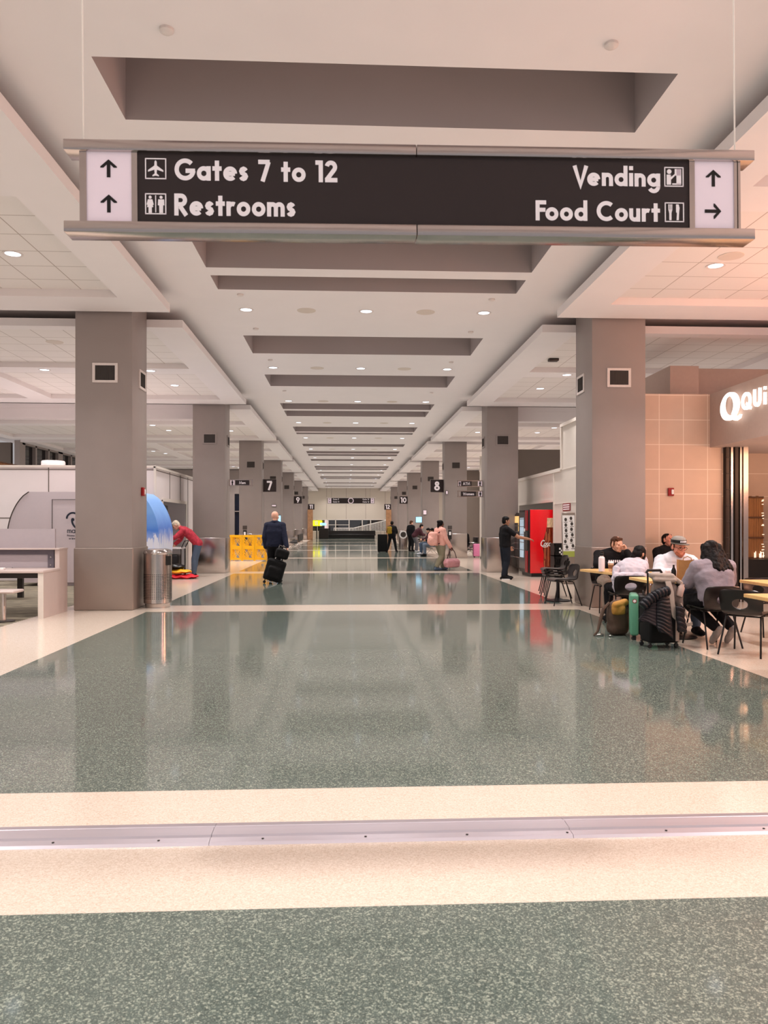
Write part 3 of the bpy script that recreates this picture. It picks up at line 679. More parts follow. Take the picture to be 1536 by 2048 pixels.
# ---------------------------------------------------------------- shop sign letters on the bulkhead (faces the concourse, reads towards the camera)
M_['lit_letter'] = pm('lit_white_letter', (255, 250, 244), .4, var=.0, emit=1.15)
ss = thing('shop_sign', 'lit white shop sign with swirl logo on the taupe bulkhead', 'sign', (6.84, 13.95, 3.3))
def bulk(y, z): return frame_M((-.06, y - 13.95, z - 3.3), (0, -1, 0), (0, 0, 1))
m = MB()   # crescent and tail logo
o_ = arc(.0, .0, .235, .235, -60, 140, 26); i_ = arc(-.045, -.01, .165, .19, 128, -48, 26)
m.prism(o_ + i_, 0, .05, bulk(13.22, 3.54) @ Matrix.Diagonal((1.25, 1, 1, 1)))
o_ = arc(-.02, -.02, .235, .235, 118, 318, 26); i_ = arc(.03, .03, .20, .205, 300, 130, 26)
m.prism(o_ + i_, 0, .05, bulk(13.22, 3.54) @ Matrix.Diagonal((1.25, 1, 1, 1)))
m.prism([(.02, -.2), (.12, -.18), (.22, -.235), (.3, -.2), (.27, -.26), (.17, -.29), (.06, -.25)], 0, .05, bulk(13.22, 3.54) @ Matrix.Diagonal((1.25, 1, 1, 1)))
m.build('logo', M_['lit_letter'], ss, smooth=0)
x = 0
for ch, wd in (('Q', .29), ('U', .22), ('i', .09), ('z', .21), ('n', .28), ('o', .28), ('s', .2)):
    mb = text_mb(ch, .42 if ch in 'znos' else .30, bulk(12.90 - x, 3.40), w=.18, mb=MB())
    k = [(p[0] + .03, p[1], p[2]) for p in mb.v]; n = len(mb.v); mb.v += k; mb.f += [tuple(i + n for i in f) for f in mb.f]; mb.mi *= 2
    mb.build('letter', M_['lit_letter'], ss, smooth=0); x += wd + .10

# ---------------------------------------------------------------- red alarms
def alarm(x, y, z, label, M):
    t = thing('fire_alarm', label, 'fire alarm', (x, y, z))
    m = MB(); m.rbox((-.055, -.075, 0), (.055, .075, .045), .008, 2, M); m.build('housing', M_['red_alarm'], t)
    m = MB(); m.rbox((.0, -.045, .045), (.045, .045, .06), .005, 1, M); m.build('strobe', M_['white'], t)
alarm(6.08, 14.15, 2.06, 'small red fire alarm strobe on the orange tile wall', frame_M((0, 0, 0)))
alarm(-3.61, 13.8, 2.03, 'small red fire alarm on inner side of nearest left column', frame_M((0, 0, 0), (0, 1, 0)))

# ---------------------------------------------------------------- litter bins
def bin_(name, loc, label, r=.24, h=1.03):
    t = thing(name, label, 'bin', loc)
    m = MB(); m.lathe([(r * .9, 0), (r * .9, .06), (r * .95, .075), (r, .08), (r, h - .10)], 40); bd = m.build('body', M_['steel'], t)
    m = MB()
    for k in range(46):
        a = 2 * pi * k / 46
        for j in range(16):
            M = RZ(a) @ T(r + .0005, 0, .16 + j * .028) @ RY(pi / 2)
            m.lathe([(.0075, 0), (.0075, .0012)], 6, M)
    m.build('perforation', M_['black_matte'], bd, smooth=0)
    m = MB(); m.lathe([(r + .004, h - .10), (r + .012, h - .085), (r + .006, h - .06), (r * .93, h - .025), (r * .6, h - .004), (.02, h)], 40); m.build('dome_lid', M_['chrome'], t)
    m = MB(); m.box((r - .03, -.06, .74), (r + .004, .06, .9)); m.build('opening', M_['black'], t, smooth=0)
    return t
b0 = bin_('litter_bin', (-3.31, 13.72, 0), 'round perforated steel litter bin beside the nearest left column')
b0.rotation_euler.z = radians(-28)
b1 = thing('litter_bin', 'far round steel bin with disc emblem behind the standing traveller', 'bin', (3.35, 45.2, 0))
m = MB(); m.lathe([(.26, 0), (.26, 1.0), (.2, 1.1), (.02, 1.12)], 24); m.build('body', M_['steel'], b1)
m = MB(); m.lathe([(.24, 0), (.24, .02)], 24, frame_M((0, -.27, .86))); q = m.build('emblem', M_['white'], b1)
m = MB(); m.lathe([(.16, 0), (.16, .01)], 24, frame_M((0, -.29, .86))); m.build('emblem_ring', M_['grille'], q)

# ---------------------------------------------------------------- left: rounded pod with blue mountain wrap
M_['pod'] = pm('pod_shell', (196, 182, 186), .35, var=.015)
pod_wrap = bpy.data.materials.new('mountain_print'); pod_wrap.use_nodes = True
nt, b_, L_ = nodes_of(pod_wrap)
g_ = nd(nt, 'ShaderNodeNewGeometry'); sp_ = nd(nt, 'ShaderNodeSeparateXYZ'); L_(g_.outputs['Position'], sp_.inputs[0])
mr_ = nd(nt, 'ShaderNodeMapRange'); mr_.inputs[1].default_value = .9; mr_.inputs[2].default_value = 2.1; L_(sp_.outputs[2], mr_.inputs[0])
nz_ = nd(nt, 'ShaderNodeTexNoise'); nz_.inputs['Scale'].default_value = 2.2; L_(g_.outputs['Position'], nz_.inputs['Vector'])
ad_ = nd(nt, 'ShaderNodeMath', operation='MULTIPLY_ADD'); L_(nz_.outputs['Fac'], ad_.inputs[0]); ad_.inputs[1].default_value = .5; L_(mr_.outputs[0], ad_.inputs[2])
cr_ = nd(nt, 'ShaderNodeValToRGB'); e_ = cr_.color_ramp.elements
e_[0].color = (*lin((206, 214, 236)), 1); e_[0].position = .22; e_[1].color = (*lin((70, 120, 205)), 1); e_[1].position = .62; k_ = e_.new(1.0); k_.color = (*lin((120, 165, 225)), 1)
L_(ad_.outputs[0], cr_.inputs[0])
mp_ = nd(nt, 'ShaderNodeMapping'); mp_.inputs['Scale'].default_value = (7, 7, 1.2); L_(g_.outputs['Position'], mp_.inputs[0])
n2_ = nd(nt, 'ShaderNodeTexNoise'); n2_.inputs['Scale'].default_value = 1.6; n2_.inputs['Detail'].default_value = 5; L_(mp_.outputs[0], n2_.inputs['Vector'])
m1_ = nd(nt, 'ShaderNodeMapRange'); m1_.inputs[1].default_value = .95; m1_.inputs[2].default_value = 1.55; m1_.inputs[3].default_value = .42; m1_.inputs[4].default_value = .75; L_(sp_.outputs[2], m1_.inputs[0])
gt_ = nd(nt, 'ShaderNodeMath', operation='GREATER_THAN'); L_(n2_.outputs['Fac'], gt_.inputs[0]); L_(m1_.outputs[0], gt_.inputs[1])
mx_ = nd(nt, 'ShaderNodeMix', data_type='RGBA'); L_(gt_.outputs[0], mx_.inputs['Factor']); L_(cr_.outputs[0], mx_.inputs['A']); mx_.inputs['B'].default_value = (*lin((214, 216, 230)), 1)
L_(mx_.outputs['Result'], b_.inputs['Base Color']); b_.inputs['Roughness'].default_value = .3
pod = thing('nursing_pod', 'pale rounded booth with logo and blue mountain side behind nearest left column', 'booth', (-6.2, 18.5, 0))
def podx(z, sgn):      # outline: flat top and bottom, bulging sides
    t = (z - .08) / 2.14
    return sgn * (1.26 + .50 * (max(0, 1 - abs((t - .47) / .53) ** 2.1)) ** .75)
zs = [.08 + 2.14 * i / 24 for i in range(25)]
outl = [(podx(z, -1), z) for z in zs] + [(podx(z, 1), z) for z in reversed(zs)]
m = MB(); m.box((-1.1, .1, 0), (1.1, 1.4, .1)); m.prism(outl, 0, 1.5, Matrix(((1, 0, 0, 0), (0, 0, 1, 0), (0, 1, 0, 0), (0, 0, 0, 1)))); m.build('shell', M_['pod'], pod, smooth=25)
m = MB(); R_ = [(podx(z, 1) + .004, z) for z in zs] + [(.95 , z) for z in reversed(zs)]
m.prism(R_, -.008, 1.506, Matrix(((1, 0, 0, 0), (0, 0, 1, 0), (0, 1, 0, 0), (0, 0, 0, 1)))); m.build('printed_side', pod_wrap, pod, smooth=25)
m = MB(); m.tube([(x, -.004, z) for x, z in outl[:25]], .012, 6); m.build('edge_trim', M_['grille'], pod)
m = MB(); m.tube([(-.72, -.004, .35), (-.72, -.004, 2.04), (.6, -.004, 2.04)], .009, 6); m.build('door_outline', M_['grille'], pod)
M_['navy'] = pm('navy_print', (32, 38, 52), .5)
m = MB()
for pts, ww in ((arc(-.24, 1.585, .14, .14, 180, 20, 14) + [(-.06, 1.56), (.02, 1.70)], .042), (arc(-.06, 1.56, .20, .22, 180, 330, 16), .042)):
    ribbon(m, pts, ww, frame_M((0, -.012, 0)), closed=False)
m.prism(arc(-.24, 1.565, .038, .038, 0, 350, 14), 0, .003, frame_M((0, -.012, 0)))
m.build('logo', M_['navy'], pod, smooth=0)
text_mb('mamava', .125, frame_M((-.37, -.012, 1.245)), w=.12).build('lettering', M_['navy'], pod, smooth=0)
text_mb('Privacy for pumping', .042, frame_M((-.37, -.012, 1.17)), w=.2).build('lettering', M_['navy'], pod, smooth=0)
text_mb('or breastfeeding', .042, frame_M((-.33, -.012, 1.10)), w=.2).build('lettering', M_['navy'], pod, smooth=0)
# drum on the roof of the left block, brown bamboo screen beyond
m = MB(); m.lathe([(.30, 0), (.31, .02), (.31, .20), (.29, .23), (.02, .235)], 32)
tag(m.build('roof_drum', M_['white_panel'], loc=(-8.05, 21.6, 2.97)), 'white round drum standing on top of the white panel wall', 'drum')
M_['bamboo'] = pm('brown_screen', (140, 94, 56), .7, var=.22, scale=6, stretch=(6, 6, .6), bump=.3, bscale=20)
M_['bulbs'] = pm('string_light_bulbs', (255, 226, 196), .4, emit=1.3)
def screen(label, loc, rz, wd, ht, rows, seed):
    rnd = random.Random(seed); t = thing('slatted_screen', label, 'screen', loc, rz)
    m = MB(); n = int(wd / .045)
    for k in range(n):
        x = -wd / 2 + k * wd / n; m.box((x, -.02 + rnd.random() * .012, 0), (x + wd / n * .93, .02, ht - rnd.random() * .05))
    m.build('slats', M_['bamboo'], t, smooth=0)
    m = MB()
    for j in range(rows + 1): z = j * (ht - .05) / rows; m.box((-wd / 2, -.035, z), (wd / 2, -.018, z + .03))
    m.build('crossbar', pm('dark_crossbar', (84, 52, 32), .6), t, smooth=0)
    m = MB()
    for k in range(int(12 * rows)):
        m = MB(); s = rnd.choice((-1, 1)); x = s * (wd / 2 - rnd.random() * .03); z = rnd.random() * ht; m.rbox((x - .012 - .02 * rnd.random(), -.05, z), (x + .012, -.03, z + .012), .004, 1); m.build('light_bulb', M_['bulbs'], t, smooth=0)
    for k in range(7): m = MB(); x = rnd.uniform(-wd / 2, wd / 2); m.rbox((x, -.05, .02), (x + .012, -.035, .1 + .08 * rnd.random()), .004, 1); m.build('light_bulb', M_['bulbs'], t, smooth=0)
    return t
screen('tall brown slatted screen with string lights inside the shop, left of two', (7.95, 14.72, .78), 0, .46, 1.24, 3, 3)
screen('tall brown slatted screen with string lights inside the shop, right at picture edge', (8.47, 14.6, .78), radians(10), .5, 1.3, 3, 4)
screen('brown screen with bright lights showing above white wall at far left', (-11.2, 25.6, 2.98), radians(90), 4.4, .52, 1, 5)
m = MB(); m.rbox((7.2, 14.45, 0), (8.6, 15.1, .78), .01, 1); tag(m.build('shop_counter', M_['black']), 'dark low counter under the brown screens in the shop', 'counter')

# ---------------------------------------------------------------- left: work desk and stool
M_['lam'] = pm('grey_laminate', (196, 178, 172), .4, var=.02, scale=8)
M_['lam_purple'] = pm('grey_screen_panel', (172, 160, 164), .5, var=.02)
M_['lam_dark'] = pm('dark_frame', (96, 88, 96), .5)
dk = thing('work_desk', 'grey laminate work desk with upper screen at far left', 'desk', (-4.66, 12.1, 0))
poly = [(0, 0), (1.02, 0), (1.02, 1.04), (.66, 1.04), (.66, .72), (0, .72)]
m = MB(); m.prism(poly, -.07, .0, Matrix(((0, 0, 1, 0), (1, 0, 0, 0), (0, 1, 0, 0), (0, 0, 0, 1)))); m.build('end_panel', M_['lam'], dk, smooth=0)
m = MB(); m.box((-.078, -.012, 0), (.004, 0.0, .72)); m.build('edge_strip', M_['trim'], dk, smooth=0)
m = MB(); m.rbox((-3.2, -.03, .70), (.012, .70, .745), .012, 2); m.build('worktop', M_['lam'], dk)
m = MB(); m.box((-3.2, .80, 1.02), (-.12, .84, 1.38)); m.build('screen', M_['lam_purple'], dk, smooth=0)
m = MB(); m.rbox((-3.2, .62, 1.04), (.012, 1.03, 1.065), .006, 1); m.build('shelf', M_['lam'], dk)
m = MB()
for a, b in (((-3.2, .70, .96), (-.1, .74, 1.04)), ((-.2, .70, .745), (-.1, .74, .96)), ): m.box(a, b)
m.build('screen_frame', M_['lam_dark'], dk, smooth=0)
m = MB(); m.box((-3.2, .72, .75), (-.2, .735, .96)); m.build('back_pane', M_['lam_purple'], dk, smooth=0)
m = MB()
for z in (.79, .92): m.lathe([(.012, 0), (.012, .008), (.004, .012)], 10, frame_M((-.15, .70, z)))
m.build('bolt', M_['chrome'], dk)
m = MB(); m.box((-3.2, .06, .62), (-.08, .6, .70)); m.build('underframe', M_['dark_metal'], dk, smooth=0)
m = MB(); m.rbox((-.06, -.04, 0), (.06, .04, .035), .006, 2, None)
tag(m.build('card_holder', M_['white'], loc=(-5.35, 12.2, .746)), 'small white card holder lying on the grey desk', 'holder')
sl = thing('stool', 'fixed pedestal stool with rounded grey seat at the desk', 'stool', (-5.12, 11.75, 0))
m = MB(); m.rbox((-.36, -.19, .43), (.24, .19, .475), .02, 3); m.build('seat', M_['lam'], sl)
m = MB(); m.lathe([(.05, 0.01), (.05, .43)], 20); m.build('pedestal', M_['steel'], sl)
m = MB(); m.lathe([(.17, 0), (.17, .012), (.06, .02)], 24); m.build('base', M_['dark_metal'], sl)
bn = thing('bench', 'low pale bench top seen under the grey desk', 'bench', (-6.6, 15.6, 0))
m = MB(); m.rbox((-1.5, -.25, .40), (.42, .25, .45), .015, 2); m.build('seat', M_['lam'], bn)
for x in (-1.2, .1): m = MB(); m.box((x, -.04, 0), (x + .1, .04, .4)); m.build('leg', M_['dark_metal'], bn, smooth=0)

# ---------------------------------------------------------------- left niche: dark machine, cart, bags
vm = thing('newspaper_machine', 'dark dispensing machine in the left niche behind the bending man', 'machine', (-5.35, 22.0, 0))
m = MB(); m.rbox((-.55, -.5, 0), (.2, .55, 2.0), .015, 2); m.build('cabinet', M_['black'], vm)
m = MB(); m.box((.2, -.42, .95), (.206, .42, 1.55)); m.build('poster', pm('dim_figure_print', (96, 84, 76), .5, var=.5, scale=9), vm, smooth=0)
text_mb('TODAY', .10, frame_M((.209, .3, 1.70), (0, 1, 0)), w=.2, align='c').build('lettering', M_['letter'], vm, smooth=0)
text_mb('TODAY', .09, frame_M((-.15, -.503, 1.70), (1, 0, 0)), w=.2, align='c').build('lettering', M_['letter'], vm, smooth=0)
m = MB(); m.box((-.4, -.506, .9), (.15, -.5, 1.5)); m.build('poster', pm('dim_figure_print_front', (110, 98, 88), .5, var=.5, scale=7), vm, smooth=0)
ct = thing('luggage_cart', 'grey metal cart with white tray in front of the bending man', 'cart', (-4.72, 21.6, 0))
m = MB(); m.rbox((-.28, -.3, .78), (.22, .3, .82), .01, 2); m.build('tray', M_['white'], ct)
m = MB()
for x in (-.24, .2):
    for y in (-.26, .26): m.tube([(x, y, .06), (x, y, .78)], .014, 8)
m.tube([(.2, -.26, .78), (.3, -.26, 1.0), (.3, .26, 1.0), (.2, .26, .78)], .014, 8); m.build('frame', M_['dark_metal'], ct)
m = MB(); m.rbox((-.26, -.28, .14), (.2, .28, .2), .01, 1); m.rbox((-.24, -.2, .2), (.12, .24, .62), .05, 3); m.build('lower_shelf', M_['black'], ct)
for x in (-.24, .2):
    for y in (-.26, .26):
        m = MB(); m.lathe([(.035, -.012), (.04, 0), (.035, .012)], 14, T(x, y, .04) @ RX(pi / 2)); m.build('wheel', M_['black'], ct)
def blob_bag(name, loc, rx, ry, rz_, mat, label, seed, rot=0):
    m = MB(); m.ell((0, 0, rz_), (rx, ry, rz_), seg=28, rings=16); n = []
    for p in m.v:
        v = Vector(p); k = noise.noise(v * 6 + Vector((seed, 0, 0))) * .05 + noise.noise(v * 15 + Vector((seed, 5, 0))) * .018
        q = v + Vector((v.x, v.y, 0)) * k * 2 + Vector((0, 0, k)); q.z = max(.0, q.z); n.append(q[:])
    m.v = n; o = m.build(name, mat, loc=loc, smooth=60); o.rotation_euler.z = rot; return tag(o, label, 'bag')
blob_bag('soft_bag', (-4.36, 20.85, 0), .42, .26, .055, pm('red_nylon', (205, 22, 40), .5, bump=.3), 'flat red bag on the floor under yellow and black bags', 1)
blob_bag('soft_bag', (-4.48, 20.98, .125), .34, .22, .06, pm('yellow_nylon', (236, 172, 30), .5, bump=.3), 'yellow bag lying on the red bag', 2)
blob_bag('soft_bag', (-4.56, 21.02, .245), .22, .18, .075, M_['black'], 'black bag topping the pile of bags by bending man', 3)

# ---------------------------------------------------------------- yellow lattice barrier
M_['yellow'] = pm('yellow_plastic', (244, 176, 18), .4, var=.04, emit=.0)
def lattice(loc, rz, wd, label):
    t = thing('barrier_panel', label, 'barrier', loc, rz, 'yellow barrier panels')
    m = MB(); h = 1.03; th = .03
    for z0, z1 in ((0.04, .12), (.46, .60), (.94, h)): m.box((0, -th, z0), (wd, th, z1))
    for x in (0, wd - .035): m.box((x, -th - .003, 0), (x + .035, th + .003, h + .002))
    m.build('frame', M_['yellow'], t, smooth=0)
    m = MB()
    for z0, z1 in ((.12, .46), (.60, .94)):
        zc = (z0 + z1) / 2
        for k in range(3):
            x = .04 + (wd - .08) * (k + .5) / 3; s = 1 if (k % 2) else -1
            for d in (-.06, 0, .06): m.tube([(x + d - s * .09, 0, z0), (x + d - s * .015, 0, zc - .02), (x + d + s * .02, 0, zc + .04), (x + d + s * .09, 0, z1)], .016, 6)
        m.box((0, -.012, z0), (.09, .012, z1)); m.box((wd - .09, -.012, z0), (wd, .012, z1))
    m.build('lattice', M_['yellow'], t)
for k in range(3): lattice((-4.62 + k * .49, 30.9, 0), 0, .48, f"yellow plastic lattice barrier panel, {['leftmost', 'middle', 'rightmost'][k]} of three facing the camera")
lattice((-4.66, 30.97, 0), radians(80), .6, 'yellow lattice barrier panel turned away at the left end')
lattice((-3.12, 30.97, 0), radians(80), .6, 'yellow lattice barrier panel turned away behind the suited man')
# dispensers on posts
def dispenser(loc, label):
    t = thing('sanitizer_stand', label, 'sanitizer', loc)
    m = MB(); m.lathe([(.14, 0), (.14, .015), (.03, .03), (.022, .04), (.022, .85)], 18); m.build('post', M_['dark_metal'], t)
    m = MB(); m.rbox((-.075, -.06, .82), (.075, .05, 1.22), .02, 2); bx = m.build('dispenser', M_['black'], t)
    m = MB(); m.rbox((-.04, -.066, 1.0), (.04, -.055, 1.14), .004, 1); m.build('label_plate', M_['white'], bx)
    m = MB(); m.rbox((-.09, -.05, 1.24), (.09, .0, 1.40), .006, 1); m.build('notice', M_['grille'], t)
dispenser((4.42, 32.6, 0), 'black hand sanitizer stand in front of third right column')
dispenser((-4.22, 32.4, 0), 'black hand sanitizer stand behind the yellow barrier')
# small wall screens and notices
M_['screen_on'] = pm('lit_display', (150, 205, 235), .3, var=.25, scale=8, emit=1.1)
def display(loc, w_, h_, label, mat='screen_on', rz=0):
    t = thing('display', label, 'display', loc, rz)
    m = MB(); m.rbox((-w_ / 2, 0, 0), (w_ / 2, .05, h_), .006, 1); m.build('case', M_['black'], t)
    m = MB(); m.box((-w_ / 2 + .015, -.004, .015), (w_ / 2 - .015, 0, h_ - .015)); m.build('panel', M_[mat], t, smooth=0)
display((4.08, 42.99, 1.55), .36, .34, 'small blue lit display above the pink backpack woman')
display((-3.72, 42.99, 1.5), .22, .46, 'narrow lit display on the edge of left column behind suited man')
display((4.42, 42.99, 2.0), .2, .26, 'small white notice above the blue display', 'sign_white')
display((4.35, 33.03, 2.75), .1, .16, 'small white notice on the third right column', 'sign_white')
display((-4.0, 42.98, 2.45), .25, .1, 'tiny white notice on the fourth left column', 'sign_white')
yd = thing('gate_display', 'bright yellow gate screen near the far end window', 'display', (-3.05, 80.4, 1.3))
m = MB(); m.box((-.55, 0, 0), (.55, .08, .58)); m.build('panel', pm('yellow_lit_panel', (238, 232, 30), .4, emit=1.2), yd, smooth=0)
text_mb('11', .38, frame_M((-.05, -.01, .1)), w=.24, align='c').build('numeral', M_['letter'], yd, smooth=0)
m = MB(); m.box((-.05, .0, -1.3), (.05, .06, 0)); m.build('post', M_['dark_metal'], yd, smooth=0)
m = MB(); m.box((.35, -.02, .05), (.95, .0, .32)); m.build('side_screen', M_['screen_on'], yd, smooth=0)
# ---------------------------------------------------------------- vending machines in the right niche
M_['vend_red'] = pm('gloss_red', (224, 14, 26), .25, var=.02, coat=.3)
M_['vend_red_dark'] = pm('dark_red_trim', (140, 18, 26), .35)
M_['vend_lit'] = pm('cool_lit_interior', (170, 190, 205), .4, var=.3, scale=9, emit=.35)
M_['warm_lit'] = pm('warm_lit_interior', (235, 190, 120), .4, var=.35, scale=14, emit=.7)
M_['door_glass'] = pm('smoky_door_glass', (44, 42, 46), .06, var=.04)
cm = thing('vending_machine', 'red drinks machine with big cola bottle print on its side', 'vending machine', (5.08, 21.02, 0))
m = MB(); m.rbox((0, 0, .1), (.92, 1.14, 1.86), .015, 2); bd = m.build('cabinet', M_['vend_red'], cm)
m = MB(); m.box((.04, .03, 0), (.9, 1.1, .1)); m.build('plinth', M_['black'], cm, smooth=0)
m = MB(); m.rbox((-.05, .0, .1), (0, 1.14, 1.86), .01, 2); dr = m.build('door', M_['black'], cm)
m = MB(); m.box((-.055, .36, .2), (-.05, 1.1, 1.8)); m.build('door_glass', M_['door_glass'], dr, smooth=0)
m = MB(); m.box((-.058, .52, .5), (-.055, 1.0, 1.64)); m.build('lit_shelves', M_['vend_lit'], dr, smooth=0)
m = MB()
for k in range(6): m.box((-.062, .5, .5 + k * .22), (-.056, 1.02, .515 + k * .22))
m.build('shelf_edge', M_['chrome'], dr, smooth=0)
m = MB(); m.rbox((-.075, .02, .12), (-.05, .30, .72), .008, 1); m.rbox((-.075, .02, 1.28), (-.05, .30, 1.84), .008, 1); m.build('red_fascia', M_['vend_red_dark'], dr)
m = MB(); m.rbox((-.078, .04, .74), (-.05, .28, 1.26), .006, 1); kp = m.build('control_panel', M_['grille'], dr)
m = MB(); m.rbox((-.10, .24, 1.25), (-.075, .32, 1.34), .01, 1); m.build('coin_plate', M_['white'], dr)
# the printed bottle on the side that faces the camera
bp = [(.085, 1.63), (.085, 1.42), (.10, 1.38), (.115, 1.28), (.16, 1.12), (.20, 1.0), (.215, .9), (.21, .8), (.185, .68), (.178, .6), (.19, .48), (.185, .36), (.165, .26), (.15, .2)]
M_['bottle'] = pm('cola_bottle_print', (122, 40, 16), .3, var=.75, scale=7, stretch=(5, 5, .9))
M_['bottle_top'] = pm('bottle_neck_print', (226, 190, 150), .3, var=.5, scale=9, stretch=(3, 3, 1))
def side(x, z): return frame_M((x, -.003, z))
cx = .56
m = MB(); m.prism([(cx + a, z) for a, z in bp if z <= 1.40] + [(cx - a, z) for a, z in reversed(bp) if z <= 1.40], 0, .002, side(0, 0)); bt = m.build('bottle_print', M_['bottle'], cm, smooth=0)
m = MB(); m.prism([(cx + .09, 1.37), (cx + .085, 1.63), (cx - .085, 1.63), (cx - .09, 1.37)], 0, .003, side(0, 0)); m.build('bottle_neck', M_['bottle_top'], bt, smooth=0)
m = MB()
for a, z0, z1, w_ in ((-.15, .5, .9, .012), (-.06, .3, 1.2, .01), (-.12, 1.0, 1.25, .012), (.02, .55, .8, .009), (-.165, .25, .45, .01), (-.02, 1.0, 1.33, .012)): m.box((cx + a, -.006, z0), (cx + a + w_, -.004, z1))
m.build('glass_highlight', pm('print_highlight', (238, 150, 96), .4), bt, smooth=0)
m = MB(); SM = frame_M((.29, -.007, .86)) @ Matrix.Scale(.13, 4)   # flowing script: C o c a - C o l a
def loop(x, y=.3, r=.22, e=.3): return [(x + r * cos(a) + .25 * (r * sin(a)), y + e * sin(a)) for a in [2 * pi * k / 16 + pi * .1 for k in range(17)]]
def bigC(x): return [(x + a, b) for a, b in ((.72, .95), (.80, 1.12), (.6, 1.2), (.3, .98), (.1, .5), (.12, .1), (.36, -.06), (.66, .12), (.82, .3))]
for pts in (bigC(0), loop(1.0), [(1.2, .52), (1.36, .5)], [(x + 1.28, y) for x, y in ((.42, .52), (.2, .6), (.06, .3), (.2, .0), (.46, .2))], loop(2.02), [(2.26, .6), (2.18, .1), (2.36, .04), (2.5, .24)], [(2.55, .36), (2.8, .4)],
            bigC(2.75), loop(3.75), [(4.05, .1), (4.25, 1.1), (4.12, 1.1), (4.1, .1), (4.3, .06)], loop(4.62), [(4.86, .6), (4.78, .1), (5.0, .06)], [(.3, -.1), (.9, -.28), (1.6, -.12)]):
    ribbon(m, pts, .17, SM)
m.build('lettering', M_['white'], cm, smooth=0)
v2 = thing('vending_machine', 'black snack machine with warm lit window behind the man in black', 'vending machine', (5.16, 22.35, 0))
m = MB(); m.rbox((0, 0, .12), (.8, .98, 1.80), .015, 2); m.build('cabinet', M_['black'], v2)
m = MB()
for y in (.08, .9): m.box((.03, y - .03, 0), (.09, y + .03, .12)); m.box((.7, y - .03, 0), (.76, y + .03, .12))
m.build('foot', M_['dark_metal'], v2, smooth=0)
m = MB(); m.rbox((-.03, .02, .5), (0, .96, 1.76), .008, 1); d2 = m.build('door', M_['dark_metal'], v2)
m = MB(); m.box((-.034, .26, .68), (-.03, .9, 1.5)); m.build('window_glass', M_['door_glass'], d2, smooth=0)
m = MB(); m.box((-.034, .26, 1.5), (-.03, .9, 1.7)); m.box((-.036, .28, 1.25), (-.034, .34, 1.5)); m.build('lit_header', M_['warm_lit'], d2, smooth=0)
m = MB()
for k in range(5): m.box((-.04, .28, .72 + k * .17), (-.032, .88, .74 + k * .17))
m.build('shelf_edge', M_['chrome'], d2, smooth=0)
m = MB()
for a, b in (((-.045, .02, .12), (-.03, .05, 1.78)), ((-.045, .02, .46), (-.03, .96, .49))): m.box(a, b)
m.build('edge_trim', M_['chrome'], v2, smooth=0)
# crates, menu board, red notice
def crate(z, label):
    t = thing('crate', label, 'crate', (5.46, 19.4, z), 0, 'black crates')
    m = MB()
    for a, b in (((-.2, -.2, 0), (.2, .2, .02)), ((-.2, -.2, 0), (-.18, .2, .32)), ((.18, -.2, 0), (.2, .2, .32)), ((-.2, .18, 0), (.2, .2, .32)), ((-.2, -.2, 0), (.2, -.18, .1)), ((-.2, -.2, .26), (.2, -.18, .32))): m.box(a, b)
    for k in range(9): m.box((-.19 + k * .046, -.198, .1), (-.172 + k * .046, -.182, .26))
    for k in range(3): m.box((-.2, -.197, .12 + k * .05), (.2, -.183, .135 + k * .05))
    m.build('shell', M_['black'], t, smooth=0)
    if z > .6:
        m = MB()
        for i in range(6):
            for j in range(4):
                if (i + j) % 2: m.box((-.08 + i * .045, -.206, .03 + j * .045), (-.035 + i * .045, -.2, .075 + j * .045))
        m.build('checker_print', M_['white'], t, smooth=0)
for k in range(3): crate(k * .325, ['bottom black crate of the stack by the red drinks machine', 'middle black crate of the stack by the red drinks machine', 'top black crate with white checks by the red drinks machine'][k])
mb_ = thing('menu_board', 'tall white menu board with dark fruit pattern leaning by right wall', 'menu board', (5.45, 18.5, 0))
Rb = RX(radians(-5)); m = MB(); m.rbox((-.17, -.02, .0), (.17, .02, 1.75), .01, 1, Rb); m.build('frame', M_['steel_dull'], mb_)
m = MB(); m.box((-.15, -.026, .80), (.15, -.02, 1.68), Rb); q = m.build('printed_sheet', M_['white'], mb_, smooth=0)
m = MB(); rnd = random.Random(2)
for j in range(6):
    for i in range(2):
        x, z = -.075 + i * .15 + rnd.uniform(-.02, .02), .90 + j * .135 + i * .03
        m.prism([(x + .034 * cos(a), z + .045 * sin(a)) for a in [k * pi / 5 for k in range(10)]], 0, .003, Rb @ frame_M((0, -.026, 0)))
        m.box((x - .045, -.029, z - .075), (x + .045, -.027, z - .062), Rb)
m.build('fruit_print', M_['grille'], q, smooth=0)
m = MB(); m.box((-.15, -.027, .66), (.15, -.02, .80), Rb); m.build('green_band', pm('olive_green_band', (158, 166, 76), .5), mb_, smooth=0)
m = MB(); m.box((-.14, .02, .0), (-.10, .30, .04)); m.box((.10, .02, 0), (.14, .30, .04)); m.build('foot', M_['dark_metal'], mb_, smooth=0)
nt_ = thing('notice', 'dark red framed notice on the right wall above the menu board', 'notice', (5.7, 19.6, 1.8))
m = MB(); m.rbox((-.02, -.33, 0), (0, .33, .2), .004, 1); m.build('plate', pm('dark_red_notice', (128, 44, 46), .5, var=.1, scale=20), nt_)
m = MB()
for j in range(3):
    for k in range(7): m.box((-.024, -.28 + k * .082, .03 + j * .055), (-.02, -.22 + k * .082, .06 + j * .055))
m.build('print', M_['letter'], nt_, smooth=0)

